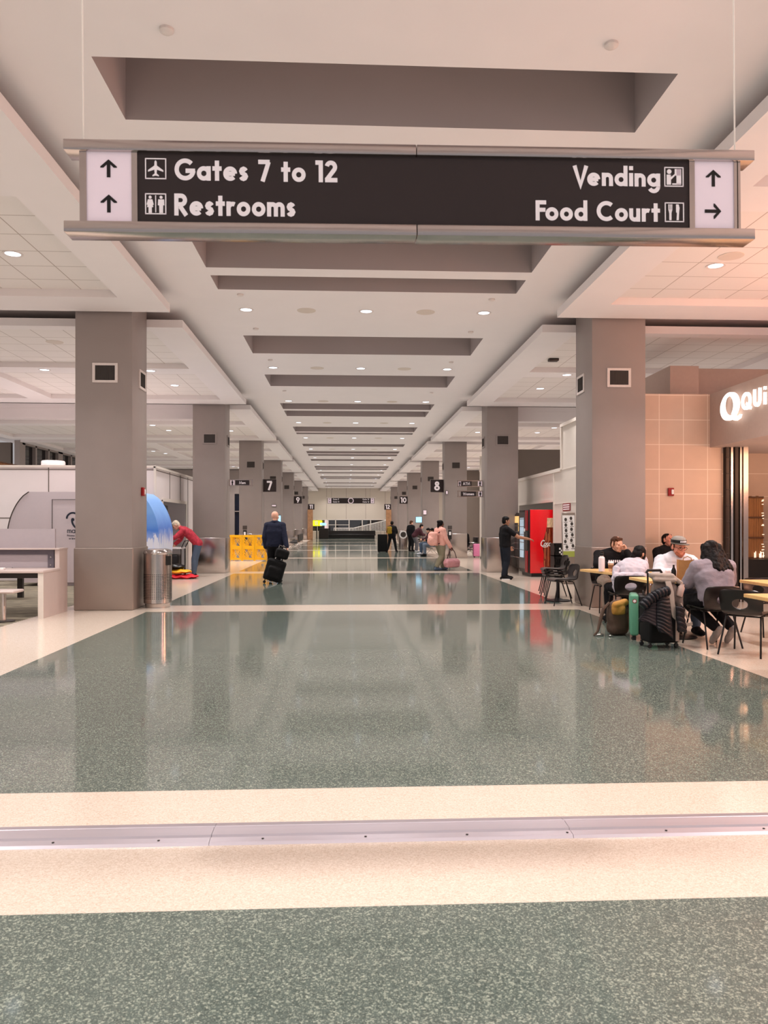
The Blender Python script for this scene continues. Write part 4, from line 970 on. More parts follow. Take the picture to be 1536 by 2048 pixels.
# ---------------------------------------------------------------- chairs
M_['chair'] = pm('dark_brown_chair_shell', (25, 18, 17), .32, var=.06, coat=.1)
M_['chair_leg'] = pm('black_chair_leg', (22, 20, 21), .35, .3)
def chair_shell():
    P = [(.225, .425, .17), (.215, .447, .195), (.15, .452, .21), (.05, .446, .215), (-.05, .44, .215), (-.13, .438, .212), (-.175, .45, .212), (-.205, .48, .215), (-.222, .525, .222), (-.235, .57, .228), (-.248, .62, .232), (-.26, .67, .234), (-.27, .72, .232), (-.278, .76, .224), (-.283, .785, .205), (-.285, .80, .165)]
    pts = []                                       # finer rows along the profile
    for i in range(len(P) - 1):
        for k in range(2):
            t = k / 2; pts.append([P[i][j] * (1 - t) + P[i + 1][j] * t for j in range(3)])
    pts.append(list(P[-1])); N = 18
    for q in pts: q[1] = .46 + (q[1] - .46) * .80 if q[1] > .46 else q[1]
    bm = bmesh.new(); rows = []
    for y, z, hw in pts:
        r = []
        for j in range(N + 1):
            s = -1 + 2 * j / N; cu = abs(s) ** 2.5
            back = max(0, min(1, (z - .46) / .12)) if y < -.15 else 0
            r.append(bm.verts.new((s * hw, y + .045 * cu * back, z + .018 * cu * (1 - back) * (1 if y < .2 else .3))))
        rows.append(r)
    cz, hw_, hh = .572, .086, .058
    inside = lambda v: v.co.y < -.16 and ((v.co.x / hw_) ** 2 + ((v.co.z - cz) / hh) ** 2)
    for i in range(len(rows) - 1):
        for j in range(N):
            f = (rows[i][j], rows[i][j + 1], rows[i + 1][j + 1], rows[i + 1][j])
            q = sum(1 for v in f if inside(v) is not False and inside(v) < .8)
            if q < 2 or f[0].co.y > -.16: bm.faces.new(f)
    for r in rows:
        for v in r:
            k = inside(v)
            if k is not False and .3 < k < 1.3 and any(e.is_boundary for e in v.link_edges):
                s = 1 / math.sqrt(k); v.co.x *= s; v.co.z = cz + (v.co.z - cz) * s
    for v in [v for v in bm.verts if not v.link_faces]: bm.verts.remove(v)
    bmesh.ops.recalc_face_normals(bm, faces=bm.faces[:]); bmesh.ops.solidify(bm, geom=bm.faces[:], thickness=.012)
    me = bpy.data.meshes.new('shell'); bm.to_mesh(me); bm.free(); return me
shell_me = chair_shell(); shell_me.materials.append(M_['chair']); shell_me.polygons.foreach_set('use_smooth', [True] * len(shell_me.polygons)); shell_me.set_sharp_from_angle(angle=radians(50))
ch0 = thing('chair', 'proto', 'chair', (0, 0, 0), 0, 'dark shell chairs in the food court')
o = bpy.data.objects.new('seat_shell', shell_me); COL.objects.link(o); o.parent = ch0
for sx in (-1, 1):
    for (ya, yb) in ((.15, .25), (-.12, -.27)):
        m = MB(); m.tube([(sx * .165, ya * .3, .432), (sx * .18, ya, .428), (sx * .185, ya + (yb - ya) * .1, .41), (sx * .225, yb, .0)], .0105, 8); m.build('leg', M_['chair_leg'], ch0)
m = MB(); m.tube([(-.18, .14, .43), (.18, .14, .43)], .009, 6); m.tube([(-.18, -.11, .43), (.18, -.11, .43)], .009, 6); m.build('cross_bar', M_['chair_leg'], ch0)
def facing(dx, dy): return math.atan2(-dx, dy)
def chair(x, y, fx, fy, label, z=0):
    global ch_used
    if not ch_used:
        ch0.location = (x, y, z); ch0.rotation_euler.z = facing(fx, fy); ch0['label'] = label; ch_used = True; return ch0
    return dup(ch0, (x, y, z), facing(fx, fy), label)
ch_used = False
chair(4.37, 9.0, -.12, .99, 'dark shell chair under the long-haired woman in grey')
chair(4.5, 8.42, .72, .69, 'empty dark shell chair with round back hole at right picture edge')
chair(4.02, 10.88, .05, 1, 'dark shell chair under the girl in the pale hoodie')
chair(4.36, 12.62, .0, -1, 'dark shell chair under the young man in black hoodie')
chair(4.5, 10.36, -.05, -1, 'dark shell chair under the man in white hoodie and cap')
chair(5.55, 9.85, .05, -1, 'dark shell chair on the far side of the right hand table')
chair(5.3, 11.9, -.3, -.95, 'dark brown chair seen between the capped man and the long-haired woman')
chair(5.90, 13.55, .3, -.95, 'dark shell chair under the man leaning on the tile wall')
chair(3.91, 13.72, -1, -.1, 'black chair facing the walkway beside the nearest right column')
chair(4.16, 15.1, -1, .06, 'bottom chair of the black stack beyond the right column')
chair(4.14, 15.1, -1, .06, 'middle chair of the black stack beyond the right column', .055)
chair(4.12, 15.1, -1, .06, 'top chair of the black stack beyond the right column', .11)
tb = thing('pedestal_table', 'round black table base and post among the stacked chairs', 'table base', (4.02, 14.42, 0))
m = MB(); m.lathe([(.24, 0), (.24, .02), (.1, .035), (.035, .06), (.03, .40)], 28); m.build('post', M_['chair_leg'], tb)

# ---------------------------------------------------------------- tables
def table(x, y, wx, wy, rz, label):
    t = thing('table', label, 'table', (x, y, 0), rz)
    m = MB(); m.rbox((-wx / 2, -wy / 2, .715), (wx / 2, wy / 2, .752), .004, 1); m.build('tabletop', M_['wood'], t)
    m = MB(); m.lathe([(.25, 0), (.25, .012), (.06, .035), (.04, .05), (.04, .69), (.15, .70), (.15, .714)], 24); m.build('pedestal', M_['chair_leg'], t)
    return t
table(4.24, 11.52, .98, .95, radians(12), 'light wood table with white bottle between the young man and girl')
table(4.26, 9.72, 1.0, .68, 0, 'light wood table with brown paper bag between capped man and woman')
table(5.62, 9.12, 1.3, .75, 0, 'light wood table at right, the farther of two cut by picture edge')
table(4.72, 7.1, 1.42, .96, 0, 'light wood table at right edge, the nearer of the two cut off')

# things on the tables
fl_ = thing('water_bottle', 'white water bottle with black loop cap on the wood table', 'bottle', (3.80, 11.27, .752))
m = MB(); m.lathe([(.042, 0), (.046, .004), (.046, .19), (.04, .212), (.026, .222), (.026, .235)], 24); m.build('body', pm('pinkish_white_bottle', (240, 216, 214), .4, var=.02), fl_)
m = MB(); m.lathe([(.03, .232), (.031, .262), (.026, .268)], 20); m.tube([(-.028, 0, .255), (-.03, 0, .285), (0, 0, .298), (.03, 0, .285), (.028, 0, .255)], .006, 8); m.build('cap', M_['black'], fl_)
cf = thing('coffee_cup', 'paper coffee cup with white lid and brown sleeve on the wood table', 'cup', (3.915, 11.2, .752))
m = MB(); m.lathe([(.03, 0), (.042, .125)], 24); m.build('cup', pm('cream_cup', (222, 180, 142), .6), cf)
m = MB(); m.lathe([(.035, .045), (.0405, .10)], 24, cap=False); m.build('sleeve', pm('brown_sleeve', (140, 92, 60), .7), cf)
m = MB(); m.lathe([(.045, .125), (.045, .134), (.041, .138), (.038, .152), (.02, .153)], 24); m.build('lid', M_['white'], cf)
m = MB(); m.rbox((-.11, -.006, 0), (.11, .006, .2), .004, 1, RZ(radians(18)) @ RX(radians(-16)))
tag(m.build('folder', pm('brown_leather_folder', (118, 82, 62), .6), loc=(4.34, 11.36, .752)), 'brown folder standing open on table beside the pale hoodie', 'folder')
pb = thing('paper_bag', 'brown paper takeaway bag standing on the table before capped man', 'paper bag', (4.27, 9.46, .752), radians(-14))
m = MB(); n = 10
def bag_ring(z, k): return [(sx * (.105 + .006 * k * (-1) ** i), sy * (.065 - .004 * k * i)) for i, (sx, sy) in enumerate(((-1, -1), (1, -1), (1, 1), (-1, 1)))]
vs = []; fs = []
for i in range(n + 1):
    z = .25 * i / n; q = noise.noise(Vector((z * 9, 3, 1))) * .5
    r = bag_ring(z, q); r = [r[0], (0, r[0][1] - .004 * q), r[1], (r[1][0] - .012 * min(1, i / 4), 0), r[2], (0, r[2][1]), r[3], (r[3][0] + .012 * min(1, i / 4), 0)]
    vs += [(x, y, z + (.006 * (-1) ** j if i == n else 0)) for j, (x, y) in enumerate(r)]
for i in range(n): fs += [(i * 8 + k, i * 8 + (k + 1) % 8, (i + 1) * 8 + (k + 1) % 8, (i + 1) * 8 + k) for k in range(8)]
fs.append(tuple(range(8))[::-1]); m.add(vs, fs); M_['kraft'] = pm('kraft_paper', (176, 124, 74), .75, var=.1, scale=9, bump=.5, bscale=16)
ob = m.build('sack', M_['kraft'], pb, smooth=20)
m = MB(); m.tube([(-.05, -.06, .24), (-.045, -.064, .28), (0, -.066, .30), (.045, -.064, .28), (.05, -.06, .24)], .006, 6); m.build('handle', M_['kraft'], pb)
m = MB(); m.rbox((-.028, -.02, 0), (.028, .02, .12), .008, 2); tag(m.build('milk_carton', pm('pink_white_carton', (236, 208, 204), .5), loc=(4.05, 9.50, .752)), 'small pinkish white carton left of the paper bag', 'carton')
m = MB(); m.lathe([(.028, 0), (.03, .01), (.03, .12), (.012, .16), (.012, .19)], 16); tag(m.build('dark_bottle', M_['black'], loc=(4.125, 9.50, .752)), 'dark drink bottle between the carton and paper bag', 'bottle')

# ---------------------------------------------------------------- luggage beside the table
M_['green_case'] = pm('green_suitcase_shell', (92, 152, 122), .3, var=.03, coat=.2)
gs = thing('suitcase', 'green hard shell suitcase with black zip band and round red sticker', 'suitcase', (3.78, 9.62, 0), radians(-19))
for nm, x0, x1, mt in (('shell', -.165, -.058, 'green_case'), ('shell', .058, .165, 'green_case'), ('zip_band', -.062, .062, 'black')):
    m = MB(); i_ = .006 if nm == 'zip_band' else 0; m.rbox((x0, -.2 + i_, .055 + i_), (x1, .2 - i_, .57 - i_), .03, 4); sh = m.build(nm, M_[mt], gs)
    if nm == 'shell' and x0 < 0:
        m = MB()
        for k in range(5): m.rbox((x0 - .004, -.15 + k * .07, .09), (x0 + .004, -.13 + k * .07, .54), .003, 1)
        m.build('rib', M_['green_case'], sh)
        m = MB(); m.lathe([(.026, 0), (.026, .002)], 20, frame_M((-.11, -.2, .49))); st_ = m.build('sticker', M_['red_alarm'], sh)
        m = MB(); m.lathe([(.018, 0), (.018, .001)], 20, frame_M((-.11, -.2025, .49))); m.build('sticker_centre', M_['white'], sh)
m = MB(); m.tube([(-.0, -.13, .565), (0, -.12, .60), (0, .0, .605), (0, .02, .565)], .011, 8); m.build('handle', M_['black'], gs)
for sx in (-.115, .115):
    for sy in (-.16, .16):
        m = MB(); m.lathe([(.022, -.012), (.027, 0), (.022, .012)], 14, T(sx, sy, .027) @ RX(pi / 2)); m.box((sx - .012, sy - .012, .03), (sx + .012, sy + .012, .06)); m.build('wheel', M_['black'], gs)
# yellow brown backpack on the floor
M_['mustard'] = pm('mustard_fabric', (176, 124, 54), .75, bump=.4, bscale=40); M_['brown_fabric'] = pm('brown_fabric', (78, 58, 46), .8, bump=.4, bscale=40)
def soft(name, prims, mat, parent=None, vox=.012, smooth=4, nz=0, nsc=8, seed=0, loc=None):
    """one smooth closed surface grown over capsules and ellipsoids"""
    m = MB()
    for p in prims:
        if p[0] == 'c': m.cap(p[1], p[2], p[3], p[4])
        elif p[0] == 'e': m.ell(p[1], p[2], p[3] if len(p) > 3 else None)
        elif p[0] == 'b': m.rbox(p[1], p[2], p[3], 3, p[4] if len(p) > 4 else None)
    me = bpy.data.meshes.new('tmp'); me.from_pydata(m.v, [], m.f)
    o = bpy.data.objects.new('tmp', me); COL.objects.link(o)
    r = o.modifiers.new('r', 'REMESH'); r.mode = 'VOXEL'; r.voxel_size = vox
    if smooth: s = o.modifiers.new('s', 'SMOOTH'); s.iterations = smooth; s.factor = .5
    dg = bpy.context.evaluated_depsgraph_get()
    me2 = bpy.data.meshes.new_from_object(o.evaluated_get(dg)); me2.name = name
    bpy.data.objects.remove(o); bpy.data.meshes.remove(me)
    if nz:
        no = [v.normal.copy() for v in me2.vertices]
        for v, n_ in zip(me2.vertices, no):
            p = v.co * nsc + Vector((seed * 3.1, seed, 0))
            v.co += n_ * nz * (noise.noise(p) + .5 * noise.noise(p * 2.3))
    me2.materials.clear(); me2.materials.append(mat)
    me2.polygons.foreach_set('use_smooth', [True] * len(me2.polygons))
    o = bpy.data.objects.new(name, me2); COL.objects.link(o)
    if loc: o.location = loc
    if parent: o.parent = parent
    return o
bk = thing('backpack', 'mustard and brown backpack on the floor left of the green suitcase', 'backpack', (3.56, 9.95, 0), radians(10))
soft('pack_body', [('b', (-.12, -.12, 0), (.14, .12, .40), .08), ('e', (.0, 0, .38), (.12, .10, .08))], M_['brown_fabric'], bk, .015, 5, .008, 10, 1)
soft('front_pocket', [('b', (-.13, -.14, .27), (.06, -.06, .40), .04), ('c', (-.08, -.1, .40), .05, (.08, -.06, .43), .05)], M_['mustard'], bk, .012, 4, .006, 12, 2)
m = MB(); m.tube([(-.1, .02, .42), (-.2, .0, .34), (-.25, -.02, .2), (-.3, -.04, .06), (-.36, -.05, .01)], [.02, .024, .022, .016, .012], 8); m.build('strap', M_['brown_fabric'], bk)
m = MB(); m.rbox((-.33, -.08, 0), (-.23, -.05, .03), .008, 1); m.rbox((-.2, -.16, 0), (-.14, -.13, .025), .008, 1); m.build('buckle', M_['chrome'], bk)
# black trolley case with grey backpack and puffer jacket on it
bc = thing('trolley_case', 'black wheeled suitcase standing under grey backpack and puffer jacket', 'suitcase', (3.76, 8.96, 0), radians(6))
m = MB(); m.rbox((-.23, -.13, .06), (.14, .13, .50), .03, 3); m.build('body', M_['black_matte'], bc)
m = MB(); m.rbox((.085, -.14, .08), (.125, -.125, .48), .006, 1); m.rbox((.13, -.10, .06), (.155, -.04, .3), .006, 1); m.build('side_trim', M_['plaster'], bc)
m = MB()
for x in (-.14, .02): m.tube([(x, .1, .48), (x, .1, .87)], .011, 8)
m.tube([(-.16, .1, .87), (-.14, .1, .90), (.02, .1, .90), (.04, .1, .87)], .016, 8); m.build('pull_handle', M_['black'], bc)
for sx in (-.22, .11):
    for sy in (-.10, .10):
        m = MB(); m.lathe([(.024, -.014), (.03, 0), (.024, .014)], 14, T(sx, sy, .03) @ RX(pi / 2)); m.box((sx - .012, sy - .012, .03), (sx + .012, sy + .012, .07)); m.build('wheel', M_['black'], bc)
M_['grey_pack'] = pm('grey_brown_fabric', (104, 92, 86), .8, bump=.4, bscale=40); M_['strap_grey'] = pm('light_grey_strap', (150, 138, 128), .7)
gp = thing('backpack', 'grey backpack hung on the trolley case handle', 'backpack', (3.74, 8.93, .505), radians(6))
soft('pack_body', [('b', (-.11, -.06, .0), (.19, .11, .25), .06), ('c', (-.06, .03, .28), .05, (.12, .03, .27), .05), ('b', (.14, -.08, -.12), (.24, .08, .16), .05)], M_['grey_pack'], gp, .013, 4, .008, 9, 3)
soft('rolled_top', [('c', (-.15, -.02, .345), .035, (.1, -.03, .33), .038), ('c', (.1, -.03, .33), .036, (.22, -.03, .25), .028), ('c', (-.12, -.04, .30), .03, (.12, -.05, .285), .03)], M_['strap_grey'], gp, .009, 3, .004, 14, 4)
m = MB()
pts = [(.02, -.09, .28), (.03, -.14, .16), (.035, -.155, .02), (.07, -.16, -.12), (.14, -.165, -.2), (.24, -.16, -.225), (.3, -.14, -.215)]
for i in range(len(pts) - 1): pass
vs = []; 
for i, p in enumerate(pts):
    a = Vector(pts[max(0, i - 1)]); b = Vector(pts[min(len(pts) - 1, i + 1)]); t_ = (b - a).normalized(); q = t_.cross(Vector((0, 1, 0))).normalized() * (.034 if i < 4 else .02); p = Vector(p)
    vs += [p + q + Vector((0, -.006, 0)), p - q + Vector((0, -.006, 0)), p - q + Vector((0, .008, 0)), p + q + Vector((0, .008, 0))]
m.add(vs, [(i * 4 + k, i * 4 + (k + 1) % 4, i * 4 + 4 + (k + 1) % 4, i * 4 + 4 + k) for i in range(len(pts) - 1) for k in range(4)] + [(3, 2, 1, 0), tuple(len(vs) - 4 + k for k in range(4))])
m.build('shoulder_strap', M_['strap_grey'], gp)
m = MB(); m.tube([(.17, -.11, .02), (.21, -.12, -.06), (.255, -.12, -.16)], .011, 6); m.build('webbing', M_['strap_grey'], gp)
m = MB(); m.lathe([(.035, 0), (.04, .01), (.04, .11), (.025, .13), (.025, .15)], 16, T(.17, -.07, .10) @ RY(radians(18))); m.build('side_bottle', pm('dull_pink_bottle', (176, 150, 140), .4), gp)
# puffer jacket: quilted panels with rows of puffs
M_['puffer'] = pm('dark_blue_puffer', (17, 17, 24), .42, bump=.15, bscale=60, spec=.3)
pj = thing('puffer_jacket', 'dark navy puffer jacket draped over the trolley case', 'jacket', (3.61, 8.74, 0), radians(2))
def quilt(corners, rows, depth, name, parent, thick=.03, nu=26, sag=.0):
    """a padded panel between four corners with horizontal puffs; corners: top-left, top-right, bottom-right, bottom-left"""
    c = [Vector(p) for p in corners]; nv = rows * 7; bm = bmesh.new(); G = []
    nrm = (c[1] - c[0]).cross(c[3] - c[0]).normalized()
    if nrm.y > 0: nrm = -nrm
    for i in range(nv + 1):
        t = i / nv; r = []
        for j in range(nu + 1):
            s = j / nu; p = c[0].lerp(c[1], s).lerp(c[3].lerp(c[2], s), t)
            puff = abs(sin(pi * (t * rows + .12 * sin(s * 7)))) ** .6
            edge = min(1, 6 * s, 6 * (1 - s)) ** .5
            r.append(bm.verts.new(p + nrm * (depth * puff * edge + .02 * sin(pi * s) + .014 * noise.noise(p * 9)) + Vector((0, 0, -sag * sin(pi * s) * t))))
        G.append(r)
    for i in range(nv):
        for j in range(nu): bm.faces.new((G[i][j], G[i][j + 1], G[i + 1][j + 1], G[i + 1][j]))
    bmesh.ops.recalc_face_normals(bm, faces=bm.faces[:]); bmesh.ops.solidify(bm, geom=bm.faces[:], thickness=thick)
    me = bpy.data.meshes.new(name); bm.to_mesh(me); bm.free(); me.materials.append(M_['puffer']); me.polygons.foreach_set('use_smooth', [True] * len(me.polygons))
    o = bpy.data.objects.new(name, me); COL.objects.link(o); o.parent = parent; return o
quilt([(-.02, .02, .64), (.15, .03, .67), (.17, -.03, .12), (-.05, -.08, .25)], 11, .017, 'front_panel', pj)
quilt([(-.10, .02, .53), (.02, .02, .64), (.02, -.06, .235), (-.26, -.05, .36)], 9, .017, 'hem_panel', pj)
m = MB(); pts = []; rs = []
a_, b2, c2 = Vector((.14, .03, .68)), Vector((-.06, -.02, .66)), Vector((-.20, -.02, .50))
for k in range(57):
    t = k / 56; p = a_.lerp(b2, t).lerp(b2.lerp(c2, t), t); pts.append(p); rs.append(.042 + .018 * abs(sin(pi * t * 9)) ** .6)
m.tube(pts, rs, 14); m.build('sleeve', M_['puffer'], pj, smooth=80)
quilt([(.21, .0, .50), (.34, .06, .48), (.36, .04, .18), (.22, -.02, .22)], 5, .02, 'side_panel', pj)
# ---------------------------------------------------------------- people
V = Vector
def skin(rgb): return pm('skin', rgb, .5, var=.06, scale=30)
SK = {'fair': skin((214, 160, 136)), 'red': skin((204, 134, 112)), 'tan': skin((170, 118, 92)), 'brown': skin((112, 74, 58))}
CL = {k: pm('cloth_' + k, c, .85, var=.06, scale=12, bump=.25, bscale=70, spec=.2) for k, c in dict(navy=(34, 36, 52), black=(22, 20, 22), jeans=(78, 90, 108), dark_jeans=(30, 32, 40), red=(176, 36, 52), pink=(222, 164, 150), olive=(128, 120, 100),
        white=(200, 196, 202), pale=(190, 180, 188), grey=(138, 127, 134), khaki=(150, 130, 116), maroon=(66, 36, 42), mid_grey=(104, 100, 104), light_jeans=(112, 122, 138), gold=(150, 118, 40)).items()}
CL['red'] = pm('cloth_red_pattern', (168, 44, 58), .85, var=.42, scale=16, bump=.25, bscale=70)
HAIR = {k: pm('hair_' + k, c, .58, var=.25, scale=30, stretch=(1, 1, .25), bump=.5, bscale=50, spec=.18) for k, c in dict(dark=(15, 11, 11), brown=(72, 44, 30), grey=(206, 190, 168)).items()}
EYE = pm('eye', (30, 24, 22), .2); BROW = pm('eyebrow', (62, 42, 32), .8)
def lerp(a, b, t): return V(a).lerp(V(b), t)
def stand(h=1.75, **kw):
    J = dict(pelvis=(0, 0, .95), chest=(0, 0, 1.25), neck=(0, -.01, 1.46), head=(0, .03, 1.62), sh=((-.185, -.01, 1.40), (.185, -.01, 1.40)), el=((-.24, -.03, 1.12), (.24, -.03, 1.12)), wr=((-.25, .05, .87), (.25, .05, .87)),
             hip=((-.09, 0, .92), (.09, 0, .92)), kn=((-.10, .02, .5), (.10, .02, .5)), an=((-.11, -.02, .08), (.11, -.02, .08)), toe=((-.14, .17, .03), (.14, .17, .03)))
    k = h / 1.75
    J = {a: (tuple(tuple(c * k for c in p) for p in b) if isinstance(b[0], tuple) else tuple(c * k for c in b)) for a, b in J.items()}
    J.update(kw); return J
def sit(**kw):
    J = dict(pelvis=(0, -.02, .55), chest=(0, .02, .84), neck=(0, .03, 1.02), head=(0, .07, 1.16), sh=((-.18, .02, .96), (.18, .02, .96)), el=((-.26, .15, .76), (.26, .15, .76)), wr=((-.14, .36, .72), (.14, .36, .72)),
             hip=((-.09, .02, .53), (.09, .02, .53)), kn=((-.13, .43, .52), (.13, .43, .52)), an=((-.13, .40, .09), (.13, .40, .09)), toe=((-.15, .58, .03), (.15, .58, .03)))
    J.update(kw); return J
def torso(J, b=1., inf=0.):
    R = (V(J['sh'][1]) - V(J['sh'][0])).normalized(); H = (V(J['hip'][1]) - V(J['hip'][0])).normalized()
    pe, ch, ne = V(J['pelvis']), V(J['chest']), V(J['neck']); P = []
    for t, wd, r in [(k / 10, .078 + .017 * (k / 10) ** 2 - .006 * sin(pi * k / 10), .107 + .005 * k / 10 - .005 * sin(pi * k / 10)) for k in range(11)]:
        p = pe.lerp(ch, t); q = H.lerp(R, t); P.append(('c', p - q * wd * b, r * (.5 + .5 * b) + inf, p + q * wd * b, r * (.5 + .5 * b) + inf))
    
    for q in (.2, .4, .6): u = ch.lerp(ne, q); P.append(('c', u - R * .10 * b, .108 - .03 * q + inf, u + R * .10 * b, .108 - .03 * q + inf))
    P.append(('c', J['sh'][0], .06 * b + inf, J['sh'][1], .06 * b + inf))
    for s in (0, 1): P.append(('c', lerp(ne, J['head'], .15), .05 + inf * .6, J['sh'][s], .05 + inf))
    return P
def arms(J, b=1., inf=0., to=1., sides=(0, 1)):
    P = []
    for s in sides:
        sh, el, wr = V(J['sh'][s]), V(J['el'][s]), V(J['wr'][s])
        P.append(('c', sh, .056 * b + inf, sh.lerp(el, min(1, to * 2)), .043 * b + inf))
        if to > .5: P.append(('c', el, .043 * b + inf, el.lerp(wr, to * 2 - 1), (.029 * b if to >= 1 else .036) + inf))
    return P
def legs(J, b=1., inf=0., to=.96):
    P = []
    for s in (0, 1):
        h, k, a = V(J['hip'][s]), V(J['kn'][s]), V(J['an'][s]); e = k.lerp(a, to)
        P += [('c', h, .09 * b + inf, k, .06 * b + inf), ('c', k, .058 * b + inf, k.lerp(a, .35), .057 * b + inf), ('c', k.lerp(a, .35), .057 * b + inf, e, (.04 * b + inf))]
    return P
def hand(J, s, curl=.5, pn=None, hd=None):
    el, wr = V(J['el'][s]), V(J['wr'][s]); d = V(hd).normalized() if hd else (wr - el).normalized()
    n = V(pn) if pn else V((-1 if s else 1, 0, 0)); n = (n - d * n.dot(d)).normalized(); l = d.cross(n) * (1 if s else -1)   # l points to the thumb side
    if not pn and l.y < 0: l = -l
    M = Matrix((l, n, d)).transposed().to_4x4(); P = [('e', wr + d * .052, (.040, .016, .055), M), ('c', wr - d * .01, .027, wr + d * .03, .025)]
    for o, L in ((.030, .072), (.010, .082), (-.010, .077), (-.029, .060)):
        p = wr + d * .092 + l * o; d1 = d * cos(curl) + n * sin(curl); d2 = d * cos(2 * curl) + n * sin(2 * curl); d3 = d * cos(3 * curl) + n * sin(3 * curl)
        a = p + d1 * L * .45; c = a + d2 * L * .32
        P += [('c', p - d * .02, .0095, a, .009), ('c', a, .009, c, .008), ('c', c, .008, c + d3 * L * .22, .007)]
    p = wr + d * .030 + l * .030; d1 = (d * .65 + l * .7 + n * .35).normalized(); d2 = (d * .85 + l * .25 + n * .5).normalized()
    P += [('c', p, .0125, p + d1 * .04, .011), ('c', p + d1 * .04, .0105, p + d1 * .04 + d2 * .032, .008)]
    return P
def headM(J, yaw=0, pitch=0, roll=0): return T(*J['head']) @ RZ(radians(yaw)) @ RX(radians(pitch)) @ RY(radians(roll))
def head(M, fem=False, k=1.):
    def p(x, y, z): return M @ V((x * k, y * k, z * k))
    P = [('e', p(0, -.008, .035), (.074 * k, .096 * k, .085 * k), M), ('e', p(0, .025, -.02), (.062 * k, .070 * k, .088 * k), M), ('e', p(0, .04, -.085), (.046 * k, .046 * k, .030 * k), M), ('e', p(0, .070, -.098), (.022 * k, .018 * k, .018 * k), M),
         ('c', p(0, .088, .008), .010 * k, p(0, .108, -.030), .0105 * k), ('c', p(-.010, .094, -.034), .007 * k, p(.010, .094, -.034), .007 * k), ('c', p(-.036, .078, .022), .012 * k, p(.036, .078, .022), .012 * k),
         ('c', p(-.020, .080, -.066), .0075 * k, p(.020, .080, -.066), .0075 * k), ('c', p(-.016, .079, -.077), .0075 * k, p(.016, .079, -.077), .0075 * k), ('c', p(-.046, .062, -.022), .020 * k, p(-.03, .075, -.03), .014 * k), ('c', p(.046, .062, -.022), .020 * k, p(.03, .075, -.03), .014 * k)]
    for s in (-1, 1): P += [('e', p(s * .076, -.008, -.008), (.012 * k, .020 * k, .032 * k), M)]
    return P
def hair_prims(M, style):
    def p(x, y, z): return M @ V((x, y, z))
    P = [('e', p(0, -.016, .054), (.083, .099, .077), M), ('e', p(0, -.05, .0), (.080, .062, .085), M)]
    if style == 'short': P += [('c', p(-.045, .05, .09), .02, p(.045, .05, .09), .02), ('c', p(-.074, .01, .04), .014, p(-.074, .015, -.01), .008), ('c', p(.074, .01, .04), .014, p(.074, .015, -.01), .008)]
    if style == 'fringe': P += [('c', p(-.05, .055, .092), .022, p(.05, .056, .094), .026), ('c', p(-.045, .072, .080), .013, p(.045, .072, .076), .015), ('c', p(-.074, .02, .05), .014, p(-.076, .018, -.01), .009), ('c', p(.074, .02, .05), .014, p(.076, .018, -.01), .009)]
    if style == 'long':
        for x in (-.10, -.075, -.05, -.025, 0, .025, .05, .075, .10): P += [('c', p(x * .7, -.05, .04), .05, p(x * 1.15, -.115 + abs(x) * .4, -.10), .048), ('c', p(x * 1.15, -.115 + abs(x) * .4, -.10), .046, p(x * 1.75, -.18 + abs(x) * .5, -.24 - .02 * sin(x * 60)), .035)]
        P += [('c', p(-.07, .03, .06), .035, p(-.088, .01, -.06), .03), ('c', p(.07, .03, .06), .035, p(.088, .01, -.06), .03)]
    if style == 'tied': P += [('c', p(-.07, .02, .03), .025, p(-.08, .0, -.05), .018), ('c', p(.07, .02, .03), .025, p(.085, .015, -.10), .014), ('c', p(0, -.09, .0), .045, p(-.02, -.11, -.10), .035), ('c', p(-.02, -.11, -.1), .033, p(-.06, -.08, -.2), .018)]
    if style == 'bun': P += [('e', p(0, -.09, .07), (.05, .05, .05), M), ('c', p(-.06, .02, .06), .03, p(-.075, -.01, -.02), .022), ('c', p(.06, .02, .06), .03, p(.075, -.01, -.02), .022), ('c', p(0, -.08, .0), .05, p(0, -.09, -.10), .04)]
    if style == 'fringe_bald': P = [('c', p(-.072, -.03, -.01), .018, p(-.05, -.085, -.02), .018), ('c', p(.072, -.03, -.01), .018, p(.05, -.085, -.02), .018), ('c', p(-.05, -.085, -.02), .018, p(.05, -.085, -.02), .018)]
    return P
def shoes(J, root, mat, vox=.008, sole=None):
    for s in (0, 1):
        a, t = V(J['an'][s]), V(J['toe'][s]); d = (t - a); d.z = 0 if a.z < .12 else d.z; dn = d.normalized()
        heel = (V((a.x, a.y, .042)) - dn * .045) if a.z < .12 else a - dn * .05 + V((0, 0, -.03)); ball = a.lerp(t, .75); 
        if a.z < .12: ball.z = .042; t = V((t.x, t.y, .036))
        o = soft('shoe', [('c', heel, .04, ball, .044), ('c', ball, .044, t, .034), ('c', a, .042, a.lerp(ball, .5), .045), ('c', a, .042, heel, .04)], mat, root, vox, 3)
        if sole and a.z < .12:
            soft('sole', [('c', (heel.x, heel.y, .014), .014, (t.x, t.y, .014), .014), ('c', (heel.x + .03, heel.y, .014), .014, (ball.x + .035, ball.y, .014), .014), ('c', (heel.x - .03, heel.y, .014), .014, (ball.x - .035, ball.y, .014), .014)], sole, o, vox, 1)
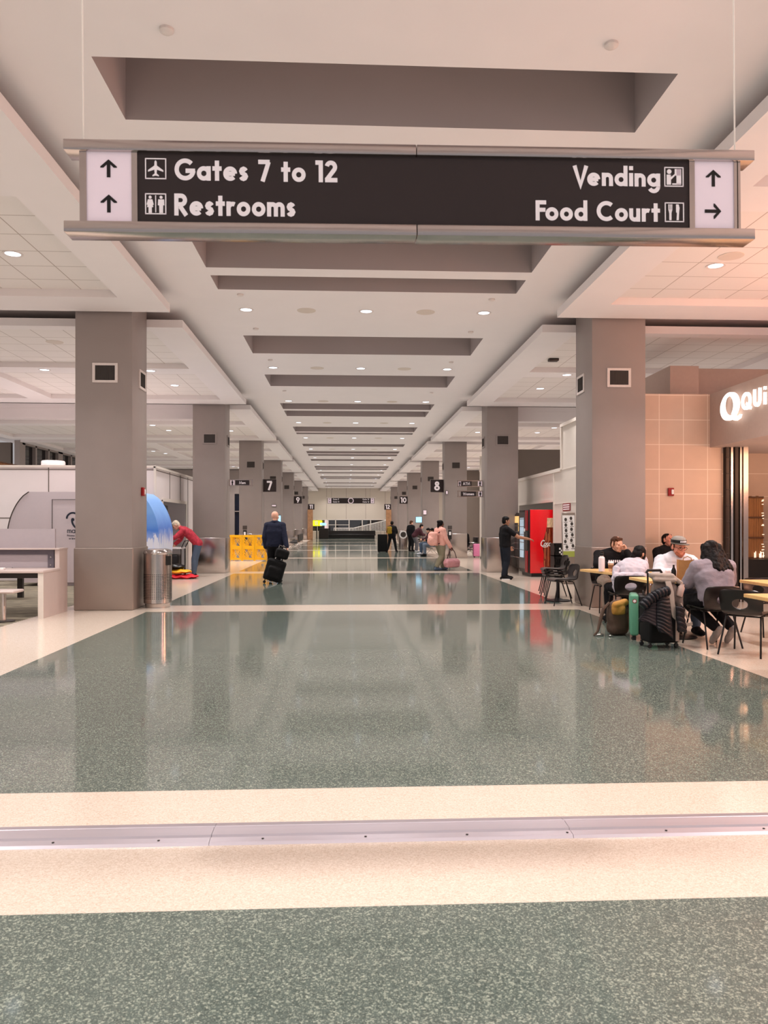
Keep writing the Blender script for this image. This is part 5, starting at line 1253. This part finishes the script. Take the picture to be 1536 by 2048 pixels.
def person(label, loc, fdir, J, sk='fair', top=('black', 'long', .016), low=('black', 'long', .014), shoe='black', hair=('dark', 'short'), hm=(0, 0, 0), b=1., hands=({}, {}), vox=.0075, collar=False, hood=False, sole=None, seed=1, hk=1., nz=.006):
    """the skin is one continuous body; clothes, shoes and hair are its children"""
    f = V((fdir[0], fdir[1], 0)); root = thing('person', label, 'person', loc, facing(f.x, f.y))
    M = headM(J, *hm)
    P = torso(J, b) + arms(J, b) + legs(J, b) + head(M, k=hk)
    hb = M @ V((0, -.015, -.05)); P.append(('c', J['neck'], .056, hb, .052))
    for s in (0, 1):
        P += hand(J, s, **hands[s])
        a, t = V(J['an'][s]), V(J['toe'][s]); P += [('c', a, .036, a.lerp(t, .6), .032)]
    soft('body', P, SK[sk], root, vox, 2)
    ts = 1. if top[1] == 'long' else .32
    Pt = torso(J, b, top[2]) + arms(J, b, top[2], ts if ts < 1 else .95)
    ne = V(J['neck'])
    if hood: Pt += [('c', ne + V((-.07, -.02, .0)), .045, ne + V((.0, -.10, -.01)), .055), ('c', ne + V((.07, -.02, .0)), .045, ne + V((.0, -.10, -.01)), .055), ('c', ne + V((-.07, -.01, 0)), .035, ne + V((0, .06, -.06)), .03), ('c', ne + V((.07, -.01, 0)), .035, ne + V((0, .06, -.06)), .03)]
    if collar: Pt += [('c', ne + V((-.055, 0, .02)), .028, ne + V((0, -.05, .03)), .028), ('c', ne + V((.055, 0, .02)), .028, ne + V((0, -.05, .03)), .028)]
    soft('shirt' if top[1] == 'short' else 'jacket' if collar else 'hoodie' if hood else 'sweater', Pt, CL[top[0]], root, vox * 1.2, 3, nz, 9, seed)
    soft('trousers', [('c', V(J['pelvis']) - V((.07 * b, 0, .02)), .112 * (.5 + .5 * b) + low[2] * .5, V(J['pelvis']) + V((.07 * b, 0, -.02)), .112 * (.5 + .5 * b) + low[2] * .5)] + legs(J, b, low[2], .9 if low[1] == 'long' else .5), CL[low[0]], root, vox * 1.2, 3, nz * .8, 10, seed + 5)
    shoes(J, root, CL[shoe] if shoe in CL else M_[shoe], max(.009, vox), sole)
    if hair: soft('hair', hair_prims(M, hair[1]), HAIR[hair[0]], root, max(.007, vox), 4 if hair[1] == 'long' else 2, .006, 28, seed + 2)
    if vox < .012:
        for s in (-1, 1):
            m = MB(); m.ell(M @ V((s * .030 * hk, .086 * hk, .003 * hk)), (.012, .008, .006), M, 10, 6); m.build('eye', EYE, root)
            m = MB(); m.cap(M @ V((s * .016, .093, .026)), .0045, M @ V((s * .046, .083, .028)), .0035, 8); m.build('eyebrow', BROW, root)
    return root, M
# --- walkers and standers
person('heavy bald man in dark navy jacket walking away with trolley bags', (-1.78, 19.4, 0), (.05, 1), stand(1.78, el=((-.25, -.04, 1.13), (.26, -.08, 1.12)), wr=((-.24, .06, .86), (.32, -.16, .88)), an=((-.13, .14, .08), (.12, -.12, .09)), toe=((-.16, .33, .03), (.15, .06, .03)), kn=((-.11, .14, .5), (.11, .02, .5))), 'fair', ('navy', 'long', .022), ('black', 'long', .02), 'black', None, (-24, 0, 0), 1.16, ({}, dict(curl=.9)), collar=True, seed=3, hk=1.12)
pr_, _ = person('grey-haired man in red patterned jacket and jeans bending over a cart', (-4.22, 21.5, 0), (-1, -.12), stand(1.74, pelvis=(0, -.13, .93), chest=(0, .12, 1.20), neck=(0, .32, 1.35), head=(0, .46, 1.43), sh=((-.18, .26, 1.28), (.18, .26, 1.28)), el=((-.25, .46, 1.10), (.25, .36, 1.04)), wr=((-.17, .70, 1.02), (.14, .50, .90)), hip=((-.09, -.13, .9), (.09, -.13, .9)), kn=((-.1, -.03, .49), (.1, -.06, .49))), 'fair', ('red', 'long', .022), ('jeans', 'long', .016), 'black', ('grey', 'short'), (0, -38, 0), 1.0, (dict(curl=.5, pn=(0, 0, -1)), dict(curl=.5, pn=(0, 0, -1))), collar=True, seed=4)
person('man in black T-shirt and dark jeans reaching into the drinks machine', (4.2, 20.15, 0), (1, .12), stand(1.66, el=((-.25, .05, 1.08), (.26, .28, 1.12)), wr=((-.22, .2, .86), (.24, .56, 1.07)), an=((-.12, .05, .08), (.14, -.10, .08)), toe=((-.14, .24, .03), (.2, .1, .03))), 'tan', ('black', 'short', .02), ('dark_jeans', 'long', .022), 'black', ('dark', 'short'), (-4, -4, 0), 1.08, ({}, dict(curl=.35, pn=(0, 0, -1))), sole=M_['white'], seed=5)
person('woman in pink jacket and olive trousers walking with pink backpack and duffel', (2.98, 24.25, 0), (.86, .5), stand(1.58, el=((-.24, -.03, 1.0), (.25, .04, .98)), wr=((-.22, .12, .80), (.27, .22, .72)), an=((-.1, .18, .08), (.09, -.22, .12)), toe=((-.12, .37, .03), (.1, -.04, .03)), kn=((-.1, .14, .46), (.1, .0, .46))), 'brown', ('pink', 'long', .028), ('olive', 'long', .03), 'jeans', ('dark', 'bun'), (-8, 0, 0), 1.08, ({}, dict(curl=.9)), collar=True, seed=6)
t = thing('backpack', 'pink quilted backpack on the back of the woman in pink', 'backpack', (2.83, 24.16, .78), facing(.86, .5))
soft('pack_body', [('b', (-.17, -.22, 0), (.17, .0, .44), .09), ('e', (0, -.2, .17), (.15, .09, .15))], CL['pink'], t, .015, 4, .012, 14, 8)
m = MB()
for x in (-.13, .13): m.tube([(x, .0, .40), (x, .1, .46), (x, .2, .40), (x, .22, .25), (x, .14, .1), (x, .0, .06)], .016, 6)
m.build('strap', CL['maroon'], t)
t = thing('duffel_bag', 'dusty pink duffel bag carried low by the woman in pink', 'duffel bag', (3.32, 24.05, .10), facing(.86, .5) + pi / 2)
soft('bag_body', [('c', (-.16, 0, .15), .14, (.16, 0, .15), .14), ('b', (-.26, -.12, .0), (.26, .12, .22), .06)], pm('dusty_pink_vinyl', (186, 128, 132), .45, bump=.3, bscale=20), t, .014, 4, .014, 10, 9)
m = MB(); m.tube([(-.18, 0, .26), (-.1, 0, .48), (.0, 0, .62), (.12, 0, .48), (.2, 0, .26)], .012, 6); m.build('strap', CL['maroon'], t)
person('distant standing person in black with gold patterned vest, legs apart', (2.42, 40.5, 0), (.25, 1), stand(1.62, an=((-.24, -.05, .08), (.22, .05, .08)), toe=((-.28, .14, .03), (.26, .24, .03)), kn=((-.16, .03, .46), (.16, .05, .46)), el=((-.24, .06, 1.06), (.24, .1, 1.06)), wr=((-.16, .26, 1.0), (.2, .3, 1.0))), 'brown', ('black', 'long', .025), ('black', 'long', .015), 'black', ('dark', 'short'), (0, -12, 0), 1.05, vox=.016, seed=7)
soft_v = soft('vest', [('b', (-.17, -.19, .95), (.02, -.06, 1.34), .05), ('b', (-.24, -.12, .95), (-.10, .1, 1.34), .05)], CL['gold'], None, .016, 3, .01, 14, 11)
soft_v.location = (2.42, 40.5, 0); soft_v.rotation_euler.z = facing(.25, 1)
soft_v.name = 'shoulder_bag'; tag(soft_v, 'gold and black patterned bag on the back of the distant person in black', 'bag')
def lug(loc, w_, d_, h_, label, rz=0, handle=True, mat='black_matte'):
    t = thing('suitcase', label, 'suitcase', loc, rz)
    m = MB(); m.rbox((-w_ / 2, -d_ / 2, .05), (w_ / 2, d_ / 2, h_), .04, 3); m.build('body', M_[mat], t)
    if handle: m = MB(); m.tube([(-.1, d_ / 2 - .02, h_ - .02), (-.1, d_ / 2 - .02, h_ + .3), (.1, d_ / 2 - .02, h_ + .3), (.1, d_ / 2 - .02, h_ - .02)], .012, 6); m.build('pull_handle', M_['chrome'], t)
    for sx in (-1, 1):
        m = MB(); m.lathe([(.03, -.014), (.036, 0), (.03, .014)], 12, T(sx * (w_ / 2 - .05), -d_ / 2 + .05, .036) @ RX(pi / 2)); m.box((sx * (w_ / 2 - .05) - .012, -d_ / 2 + .04, .03), (sx * (w_ / 2 - .05) + .012, -d_ / 2 + .06, .08)); m.build('wheel', M_['black'], t)
    return t
tc_ = thing('trolley_case', 'black wheeled case pulled behind the bald man', 'suitcase', (-1.83, 18.98, 0))
K = T(.0, 0, .02) @ RY(radians(17)) 
soft('body', [('b', (-.24, -.17, .05), (.22, .15, .58), .06, K), ('b', (-.16, -.22, .12), (.16, -.12, .42), .05, K)], M_['black_matte'], tc_, .013, 3, .006, 12, 12)
m = MB(); 
for x in (-.08, .06): m.tube([K @ V((x, .1, .55)), K @ V((x, .1, .93))], .011, 6)
m.tube([K @ V((-.09, .1, .93)), K @ V((.07, .1, .93))], .016, 6); m.build('pull_handle', M_['chrome'], tc_)
m = MB(); m.box((-.12, -.20, .03), (.12, -.17, .05), K); m.build('skid_plate', M_['chrome'], tc_, smooth=0)
for x in (-.18, .18): m = MB(); m.lathe([(.03, -.015), (.038, 0), (.03, .015)], 14, T(x, .1, .04) @ RX(pi / 2)); m.tube([(x, .1, .04), K @ V((x, .1, .08))], .014, 6); m.build('wheel', M_['black'], tc_)
tb_ = thing('cabin_bag', 'small black bag strapped on top of the bald man\'s wheeled case', 'bag', (-1.60, 18.92, .62))
soft('body', [('b', (-.16, -.12, .0), (.17, .1, .24), .06, RY(radians(17)))], M_['black_matte'], tb_, .013, 3, .008, 12, 13)
m = MB(); m.tube([RY(radians(17)) @ V(p) for p in ((-.08, -.02, .23), (-.05, -.02, .28), (.06, -.02, .28), (.09, -.02, .23))], .010, 6); m.build('handle', M_['black'], tb_)
# far waiting people and seating
M_['seat'] = pm('black_vinyl_seat', (42, 38, 38), .35)
def seat_row(loc, rz, n, label):
    t = thing('seat_row', label, 'seat', loc, rz)
    m = MB(); m.box((-.3, -.03, .30), (n * .56 - .2, .03, .36)); m.build('beam', M_['chrome'], t, smooth=0)
    for k in range(n):
        x = k * .56
        m = MB(); m.rbox((x - .24, -.22, .40), (x + .24, .24, .46), .025, 2); m.build('seat', M_['seat'], t)
        m = MB(); m.rbox((x - .24, -.30, .48), (x + .24, -.23, .88), .03, 2, T(0, 0, 0)); m.build('backrest', M_['seat'], t)
        m = MB(); m.tube([(x - .28, -.26, .42), (x - .28, -.24, .62), (x - .28, .18, .64), (x - .28, .2, .42), (x - .28, .0, .33)], .018, 6); m.build('armrest', M_['chrome'], t)
    for x in (-.1, n * .56 - .4):
        m = MB(); m.tube([(x, -.28, .02), (x, 0, .32), (x, .28, .02)], .018, 6); m.build('leg', M_['chrome'], t)
seat_row((-3.0, 44.4, 0), radians(-90) + pi, 5, 'row of black and chrome airport seats on the left behind suited man')
seat_row((-3.1, 48.8, 0), radians(-90) + pi, 4, 'second row of black airport seats farther along on the left')
seat_row((4.05, 36.3, 0), radians(90), 4, 'row of black airport seats on the right under the waiting people')
seat_row((4.2, 46.0, 0), radians(90), 4, 'farther row of black seats by the distant steel bin on right')
person('seated person in light jeans beside the pink backpack woman', (4.02, 35.18 + .0, 0), (-1, 0), sit(), 'tan', ('black', 'long', .02), ('light_jeans', 'long', .018), 'black', ('dark', 'short'), (0, -20, 0), vox=.018, seed=8)
person('seated person in pale top on the far seats, head lowered', (4.02, 36.86, 0), (-1, .0), sit(), 'fair', ('maroon', 'long', .02), ('jeans', 'long', .018), 'white', ('dark', 'short'), (10, -28, 0), vox=.018, seed=9)
person('distant person in black standing with back to the walkway', (3.5, 41.3, 0), (.7, .7), stand(1.66), 'fair', ('black', 'long', .025), ('black', 'long', .02), 'black', ('brown', 'short'), (-20, -10, 0), 1.1, vox=.018, seed=10)
person('distant person in maroon top and grey trousers bending forward', (3.72, 40.4, 0), (1, .15), stand(1.6, pelvis=(0, -.12, .86), chest=(0, .05, 1.08), neck=(0, .18, 1.22), head=(0, .26, 1.34), sh=((-.18, .14, 1.16), (.18, .14, 1.16)), el=((-.24, .26, .92), (.24, .26, .92)), wr=((-.12, .42, .9), (.12, .42, .9)), hip=((-.09, -.12, .84), (.09, -.12, .84))), 'fair', ('maroon', 'long', .03), ('mid_grey', 'long', .02), 'white', ('dark', 'short'), (0, -20, 0), 1.1, vox=.018, seed=11)
person('seated dark-clothed person seen through the gap beside the Women sign', (5.42, 34.6, 0), (-.9, -.3), sit(), 'tan', ('black', 'long', .025), ('black', 'long', .02), 'white', ('dark', 'short'), (0, -20, 0), 1.1, vox=.018, seed=12)
lug((5.75, 33.6, 0), .34, .24, .6, 'small pink suitcase seen through the gap beside right wall', 0, True, 'pink_case') if M_.setdefault('pink_case', pm('pink_case', (226, 130, 170), .4)) else None
seat_row((5.62, 34.6, 0), radians(105), 1, 'single black seat under the person in the gap')
lug((1.88, 39.6, 0), .5, .3, .95, 'distant large black suitcase, left of the two by the person in black', 0, False)
lug((2.02, 42.2, 0), .42, .3, .8, 'distant black suitcase, right of the two by the person in black', 0, True)
t = thing('planter_bench', 'long dark bench below the far end windows', 'bench', (.2, 80.8, 0))
m = MB(); m.rbox((-2.6, -.35, .3), (2.9, .35, .44), .02, 1); m.build('seat', M_['seat'], t)
m = MB(); m.box((-2.5, -.3, 0), (2.8, .3, .3)); m.build('base', M_['black'], t, smooth=0)
m = MB(); m.rbox((-2.6, .28, .44), (2.9, .36, .8), .02, 1); m.build('backrest', M_['seat'], t)
tag((lambda m: (m.rbox((-.5, -.3, 0), (.5, .3, 1.05), .02, 1), m.build('gate_counter', M_['dark_metal'], loc=(-2.3, 79.6, 0)))[1])(MB()), 'dark gate counter left in front of the end windows', 'counter')

# --- the group at the tables
pt, Mt = person('young man in black hoodie resting cheek on fist at the table', (4.36, 12.6, 0), (0, -1), sit(chest=(0, .07, .84), neck=(-.04, .10, 1.00), head=(-.085, .16, 1.125), sh=((-.20, .08, .95), (.19, .06, .95)), el=((-.29, .44, .80), (.29, .32, .80)), wr=((-.20, .29, 1.02), (.06, .50, .795)), kn=((-.15, .43, .52), (.16, .42, .52)), an=((-.14, .30, .09), (.17, .40, .09)), toe=((-.15, .46, .03), (.19, .57, .03))), 'fair', ('black', 'long', .02), ('khaki', 'long', .02), 'black', ('brown', 'fringe'), (22, -8, 6), 1.05, (dict(curl=1.0, pn=(1, .2, 0), hd=(.25, -.25, .9)), dict(curl=.35, pn=(0, 0, -1))), hood=True, seed=13, hk=1.08)
m = MB(); m.tube([V((-.215, .30, 1.0)) + (V((.03 * cos(a), .03 * sin(a), .012 * sin(a)))) for a in [2 * pi * k / 14 for k in range(14)]], .012, 6, True); m.build('wristband', M_['black'], pt)
m = MB()
for k in range(6): m.box((-.11 + k * .035, .255, .83), (-.09 + k * .035, .262, .87)); m.box((-.11 + k * .035, .255, .77), (-.085 + k * .035, .262, .81))
m.build('chest_print', M_['letter'], pt, smooth=0)
pg_, Mg = person('girl in pale grey hoodie with dark tied hair hunched over the table', (4.02, 10.86, 0), (.05, 1), sit(pelvis=(0, .0, .55), chest=(.11, .08, .77), neck=(.22, .19, .90), head=(.28, .26, 1.01), sh=((-.02, .10, .85), (.29, .12, .83)), el=((-.06, .26, .79), (.38, .34, .80)), wr=((.06, .46, .79), (.37, .38, .94))), 'tan', ('pale', 'long', .026), ('black', 'long', .018), 'black', ('dark', 'tied'), (-62, -18, 0), .86, (dict(curl=.3, pn=(0, 0, -1)), dict(curl=.9, pn=(-1, .1, 0), hd=(-.35, 0, .9))), hood=True, seed=14, nz=.012)
soft('hoodie_tail', [('c', (-.13, .04, .80), .055, (-.19, -.05, .66), .04), ('c', (-.19, -.05, .66), .035, (-.19, -.12, .50), .014), ('c', (-.16, -.08, .72), .05, (.22, -.08, .72), .05)], CL['pale'], pg_, .01, 3, .012, 14, 15)
soft('hoodie_cuff', [('c', (.33, .2, .80), .03, (.36, .05, .70), .02), ('c', (.36, .05, .7), .018, (.34, -.02, .58), .010)], CL['pale'], pg_, .008, 2, .006, 14, 16)
pc, Mc = person('man in white hoodie, glasses and striped cap facing the camera', (4.5, 10.34, 0), (-.05, -1), sit(chest=(0, .05, .84), neck=(0, .08, 1.02), head=(0, .14, 1.15), sh=((-.2, .05, .95), (.2, .05, .95)), el=((-.30, .24, .80), (.31, .24, .80)), wr=((-.08, .44, .795), (.12, .42, .795))), 'red', ('white', 'long', .03), ('jeans', 'long', .018), 'black', ('brown', 'short'), (14, -12, 0), 1.12, (dict(curl=.5, pn=(0, 0, -1)), dict(curl=.5, pn=(0, 0, -1))), hood=True, seed=17, hk=1.08, nz=.009)
m = MB(); KM = Mc @ T(0, -.008, .062) @ RX(radians(6)); vs = []
m.lathe([(.094, -.02), (.097, .0), (.094, .03), (.078, .062), (.045, .08), (.01, .085)], 28, KM @ Matrix.Diagonal((1, 1.12, 1, 1))); cp_ = m.build('cap', pm('grey_cap', (132, 124, 116), .8), pc)
m = MB(); m.lathe([(.0975, -.005), (.0985, .0), (.0975, .034), (.096, .036)], 28, KM @ Matrix.Diagonal((1, 1.12, 1, 1)), cap=False); m.build('cap_band', M_['black'], cp_)
m = MB()
for k in range(4): a = radians(68 + k * 14); m.box((-.009, -.003, -.011), (.006, .003, .011), KM @ T(.1 * cos(a), .112 * sin(a), .016) @ RZ(a - pi / 2))
m.build('cap_print', M_['letter'], cp_, smooth=0)
m = MB(); br = [(.088 * cos(a), .10 * sin(a)) for a in [radians(10 + 160 * k / 12) for k in range(13)]]; br2 = [(.092 * cos(a), .085 + .09 * sin(a)) for a in [radians(170 - 160 * k / 12) for k in range(13)]]
m.prism(br + br2, -.022, -.014, KM); m.build('cap_brim', pm('dark_grey_brim', (96, 88, 82), .8), cp_)
m = MB()
for s in (-1, 1):
    m.tube([Mc @ V((s * .035 + .028 * cos(a), .104, -.004 + .021 * sin(a))) for a in [2 * pi * k / 16 for k in range(16)]], .0026, 6, True); m.tube([Mc @ V((s * .066, .106, .002)), Mc @ V((s * .086, .0, .004))], .003, 6)
m.tube([Mc @ V((-.008, .110, .0)), Mc @ V((.008, .110, .0))], .003, 6); m.build('glasses', M_['black'], pc)
soft('beard', [('c', Mc @ V((-.055, .055, -.075)), .022, Mc @ V((0, .08, -.112)), .026), ('c', Mc @ V((.055, .055, -.075)), .022, Mc @ V((0, .08, -.112)), .026)], pm('reddish_stubble', (150, 88, 66), .8), pc, .007, 2)
person('long dark-haired woman in grey sweater seated with back to camera', (4.40, 8.98, 0), (-.10, 1), sit(pelvis=(.03, -.01, .56), chest=(.03, .08, .82), neck=(.05, .13, 1.0), head=(.06, .19, 1.13), sh=((-.17, .10, .93), (.24, .10, .93)), el=((-.23, .20, .74), (.33, .22, .74)), wr=((-.06, .42, .79), (.2, .44, .79)), kn=((-.13, .42, .50), (.18, .42, .50)), an=((.06, .02, .19), (.26, .04, .19)), toe=((.03, .11, .035), (.24, .13, .035))), 'tan', ('grey', 'long', .03), ('black', 'long', .016), 'trainer', ('dark', 'long'), (-6, -8, 0), 1.14, (dict(curl=.4, pn=(0, 0, -1)), dict(curl=.4, pn=(0, 0, -1))), seed=18, hk=1.05, nz=.009) if M_.setdefault('trainer', pm('grey_trainer', (150, 138, 132), .7, var=.3, scale=14)) else None
person('man in black leaning back against the orange tile wall', (5.90, 13.55, 0), (.12, -1), sit(pelvis=(0, -.08, .55), chest=(0, -.22, .84), neck=(0, -.28, 1.02), head=(-.02, -.27, 1.16), sh=((-.19, -.26, .95), (.19, -.26, .95)), el=((-.27, -.12, .74), (.27, -.12, .74))), 'red', ('black', 'long', .022), ('black', 'long', .016), 'black', ('dark', 'short'), (24, 14, -6), 1.1, seed=19, hk=1.08, collar=True)

# ---------------------------------------------------------------- outside the end window: dark backdrop added to hide the bright sky, white stair rails
m = MB(); m.box((-30, 112, -2), (30, 113, 20)); o = m.build('night_backdrop', pm('night_backdrop_dark', (16, 17, 20), .8), smooth=0); struct(o)
m = MB(); m.box((-30, ENDY + .3, -.3), (30, 112, -.25)); o = m.build('ground', pm('night_apron', (40, 40, 42), .8), smooth=0); struct(o)
t = thing('stair_railing', 'white railings of the stairs outside the end windows', 'railing', (.2, 88, -.25))
m = MB()
for k in range(44):
    x = -1.6 + k * .14; z1 = 1.3 + max(0, k - 16) * .03; m.box((x, 0, 0), (x + .05, .05, z1))
m.box((-1.6, 0, 1.25), (.7, .06, 1.33)); m.tube([(.7, .03, 1.3), (4.5, .03, 2.2)], .05, 6); m.build('railing', M_['white'], t, smooth=0)
t = thing('light_mast', 'white lit mast outside the left end window', 'mast', (-2.25, 89, -.25))
m = MB(); m.rbox((-.22, -.1, 0), (.22, .1, 2.2), .03, 1); m.build('mast', M_['sign_white'], t)
